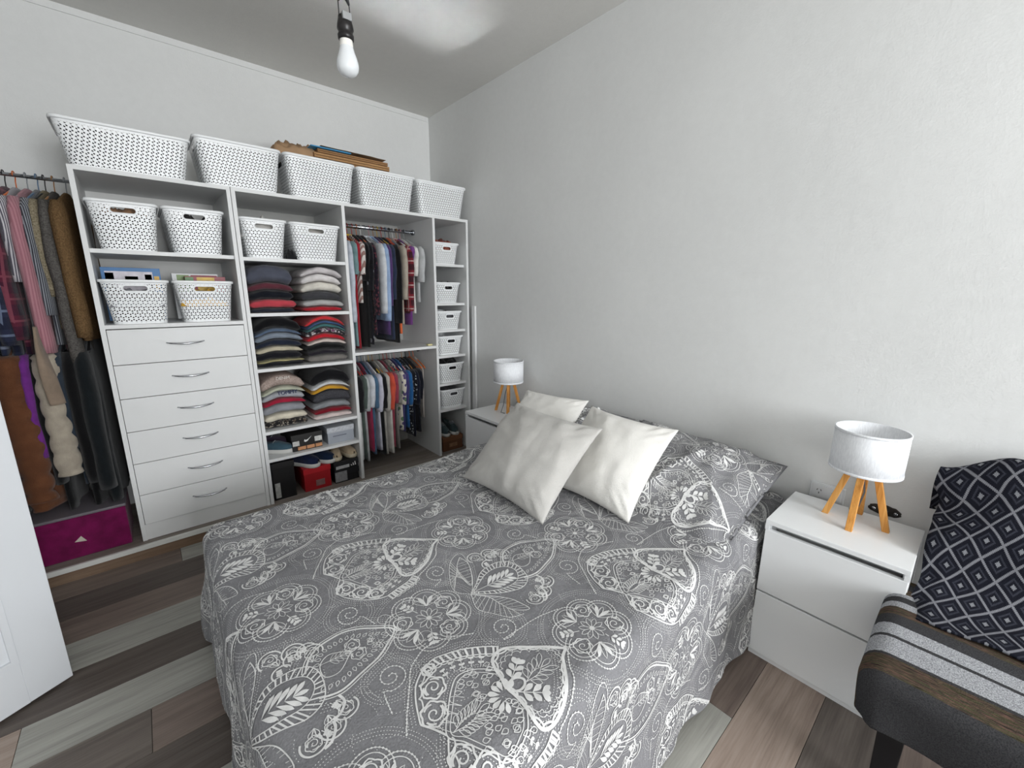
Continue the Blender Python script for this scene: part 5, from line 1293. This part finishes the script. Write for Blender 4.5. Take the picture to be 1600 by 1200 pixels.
# ---- left bay, upper row
wb = 'the rail left of the drawer cabinet'; gb = 'coats and shirts left of the drawer cabinet'; RZ1 = 1.806
cols = ['grey', 'black', 'white', 'black', 'orange', 'grey', 'blue', 'black', 'wood', 'grey', 'white', 'grey']
NP = plaid('#2b3046', '#191c2c', '#7a86a0', 0.10); MP = plaid('#5a2436', '#231a2c', '#8a4a58', 0.09)
B = [(-2.400, 0.75, cloth('#23252e'), 0.2, 0.5, 0.014, 'charcoal jacket at the far left of the rail'), (-2.356, 0.72, plaid('#38405c', '#1c2032', '#9aa3b8', 0.12), 0.21, 0.5, 0.014, 'blue grey checked shirt at the left edge of the picture'),
     (-2.316, 0.76, NP, 0.222, 0.60, 0.018, 'navy checked shirt hanging at the left edge'), (-2.282, 0.78, MP, 0.205, 0.58, 0.015, 'maroon checked shirt behind the navy one'),
     (-2.252, 0.62, striped('#c4c2c6', '#5e5c66', 1, 0.012), 0.20, 0.34, 0.013, 'white and black pinstriped shirt on the left rail'),
     (-2.218, 0.74, striped('#b07f88', '#9d6b75', 1, 0.016), 0.215, 0.64, 0.017, 'pink striped shirt with long sleeves on the left rail'), (-2.186, 0.68, striped('#8d9096', '#35373f', 1, 0.011), 0.195, 0.48, 0.013, 'grey and black striped shirt on the left rail'),
     (-2.164, 0.60, knit('#a59b85', '#756b56'), 0.185, 0.40, 0.014, 'cream knitted cardigan on the left rail'),
     (-2.136, 0.78, knit('#6d6a66', '#4c4947'), 0.205, 0.70, 0.018, 'grey wool sweater below the tan coat'), (-2.098, 0.66, knit('#806546', '#5e4931'), 0.225, 0.58, 0.020, 'tan teddy coat beside the drawer cabinet')]
for k, (x, L, m, half, sl, th, lab) in enumerate(B):
    hanger(x, RY, RZ1, cols[k], wb, of=lab, half=0.18, twist=-0.12)
    garment('hanging_shirt' if k < 7 else 'hanging_coat', lab, 'clothes', gb, x, RY, RZ1, L, m, half, th, sl, None, None, seed=k * 2.1 + 0.4, twist=-0.12 + 0.06 * N3(k * 1.9, 2, 0), fold=0.45)
# ---- left bay, lower row
RZ2 = 1.16; wc = 'the low rail left of the drawer cabinet'; gc = 'jackets in the lower left row'
C = [(-2.42, 0.78, cloth('#2a2523'), 0.20, 0.45, 0.02, 0.0, 'dark brown jacket in the lower left corner'), (-2.352, 0.78, cloth('#66402a'), 0.215, 0.66, 0.034, 0.5, 'rust brown quilted puffer coat in the lower row'),
     (-2.300, 0.56, cloth('#6f2f84'), 0.200, 0.46, 0.012, 0.0, 'bright purple top behind the brown puffer'), (-2.276, 0.82, cloth('#0e0e10'), 0.19, 0.60, 0.014, 0.0, 'black jacket beside the purple top'),
     (-2.240, 0.60, cloth('#a99f90'), 0.215, 0.56, 0.030, 0.35, 'cream quilted puffer jacket in the lower row'), (-2.205, 0.70, cloth('#2e3742'), 0.19, 0.44, 0.012, 0.0, 'blue grey jacket behind the cream puffer'),
     (-2.172, 0.84, cloth('#0c0c0e'), 0.20, 0.62, 0.018, 0.0, 'long black coat in the lower row'), (-2.122, 0.80, cloth('#12171a'), 0.225, 0.66, 0.026, 0.0, 'blackish green coat beside the drawers')]
for k, (x, L, m, half, sl, th, pf_, lab) in enumerate(C):
    hanger(x, RY, RZ2, ('black', 'grey', 'white', 'black', 'grey', 'black', 'wood', 'black')[k], wc, of=lab, half=0.18)
    garment('hanging_jacket', lab, 'clothes', gc, x, RY, RZ2, L, m, half, th, sl, None, None, pf_, seed=k * 3.3, twist=-0.10 + 0.06 * N3(k, 5, 0), fold=0.5)
garment('scarf', 'beige scarf draped between the pink shirt and the cream puffer', 'scarf', None, -2.262, RY - 0.245, RZ2 + 0.06, 0.34, cloth('#8d7c6c'), 0.07, 0.018, seed=9.0, fold=1.2)

# ---- magenta box on the platform
mg = tag(empty('magenta_box', (-2.27, -0.38, ZP + 0.0005)), 'magenta fabric storage box with a clear lid under the coats', 'box')
MAG = cloth('#6e1048', 0.2)
MB().box(-0.165, 0.165, -0.15, 0.15, 0, 0.205).build('box_body', MAG, mg, bevel=0.008, seg=3)
MB().box(-0.168, 0.168, -0.155, 0.153, 0.205, 0.219).build('lid', solid('smoky_plastic', '#6f6a70', 0.3), mg, bevel=0.004)
MB().loft([[(-0.028, -0.1515, 0.085), (0.012, -0.1515, 0.078), (-0.004, -0.1515, 0.108)], [(-0.028, -0.1535, 0.085), (0.012, -0.1535, 0.078), (-0.004, -0.1535, 0.108)]], True, True, True).build('torn_label', solid('torn_paper', '#c9c2b4', 0.8), mg)
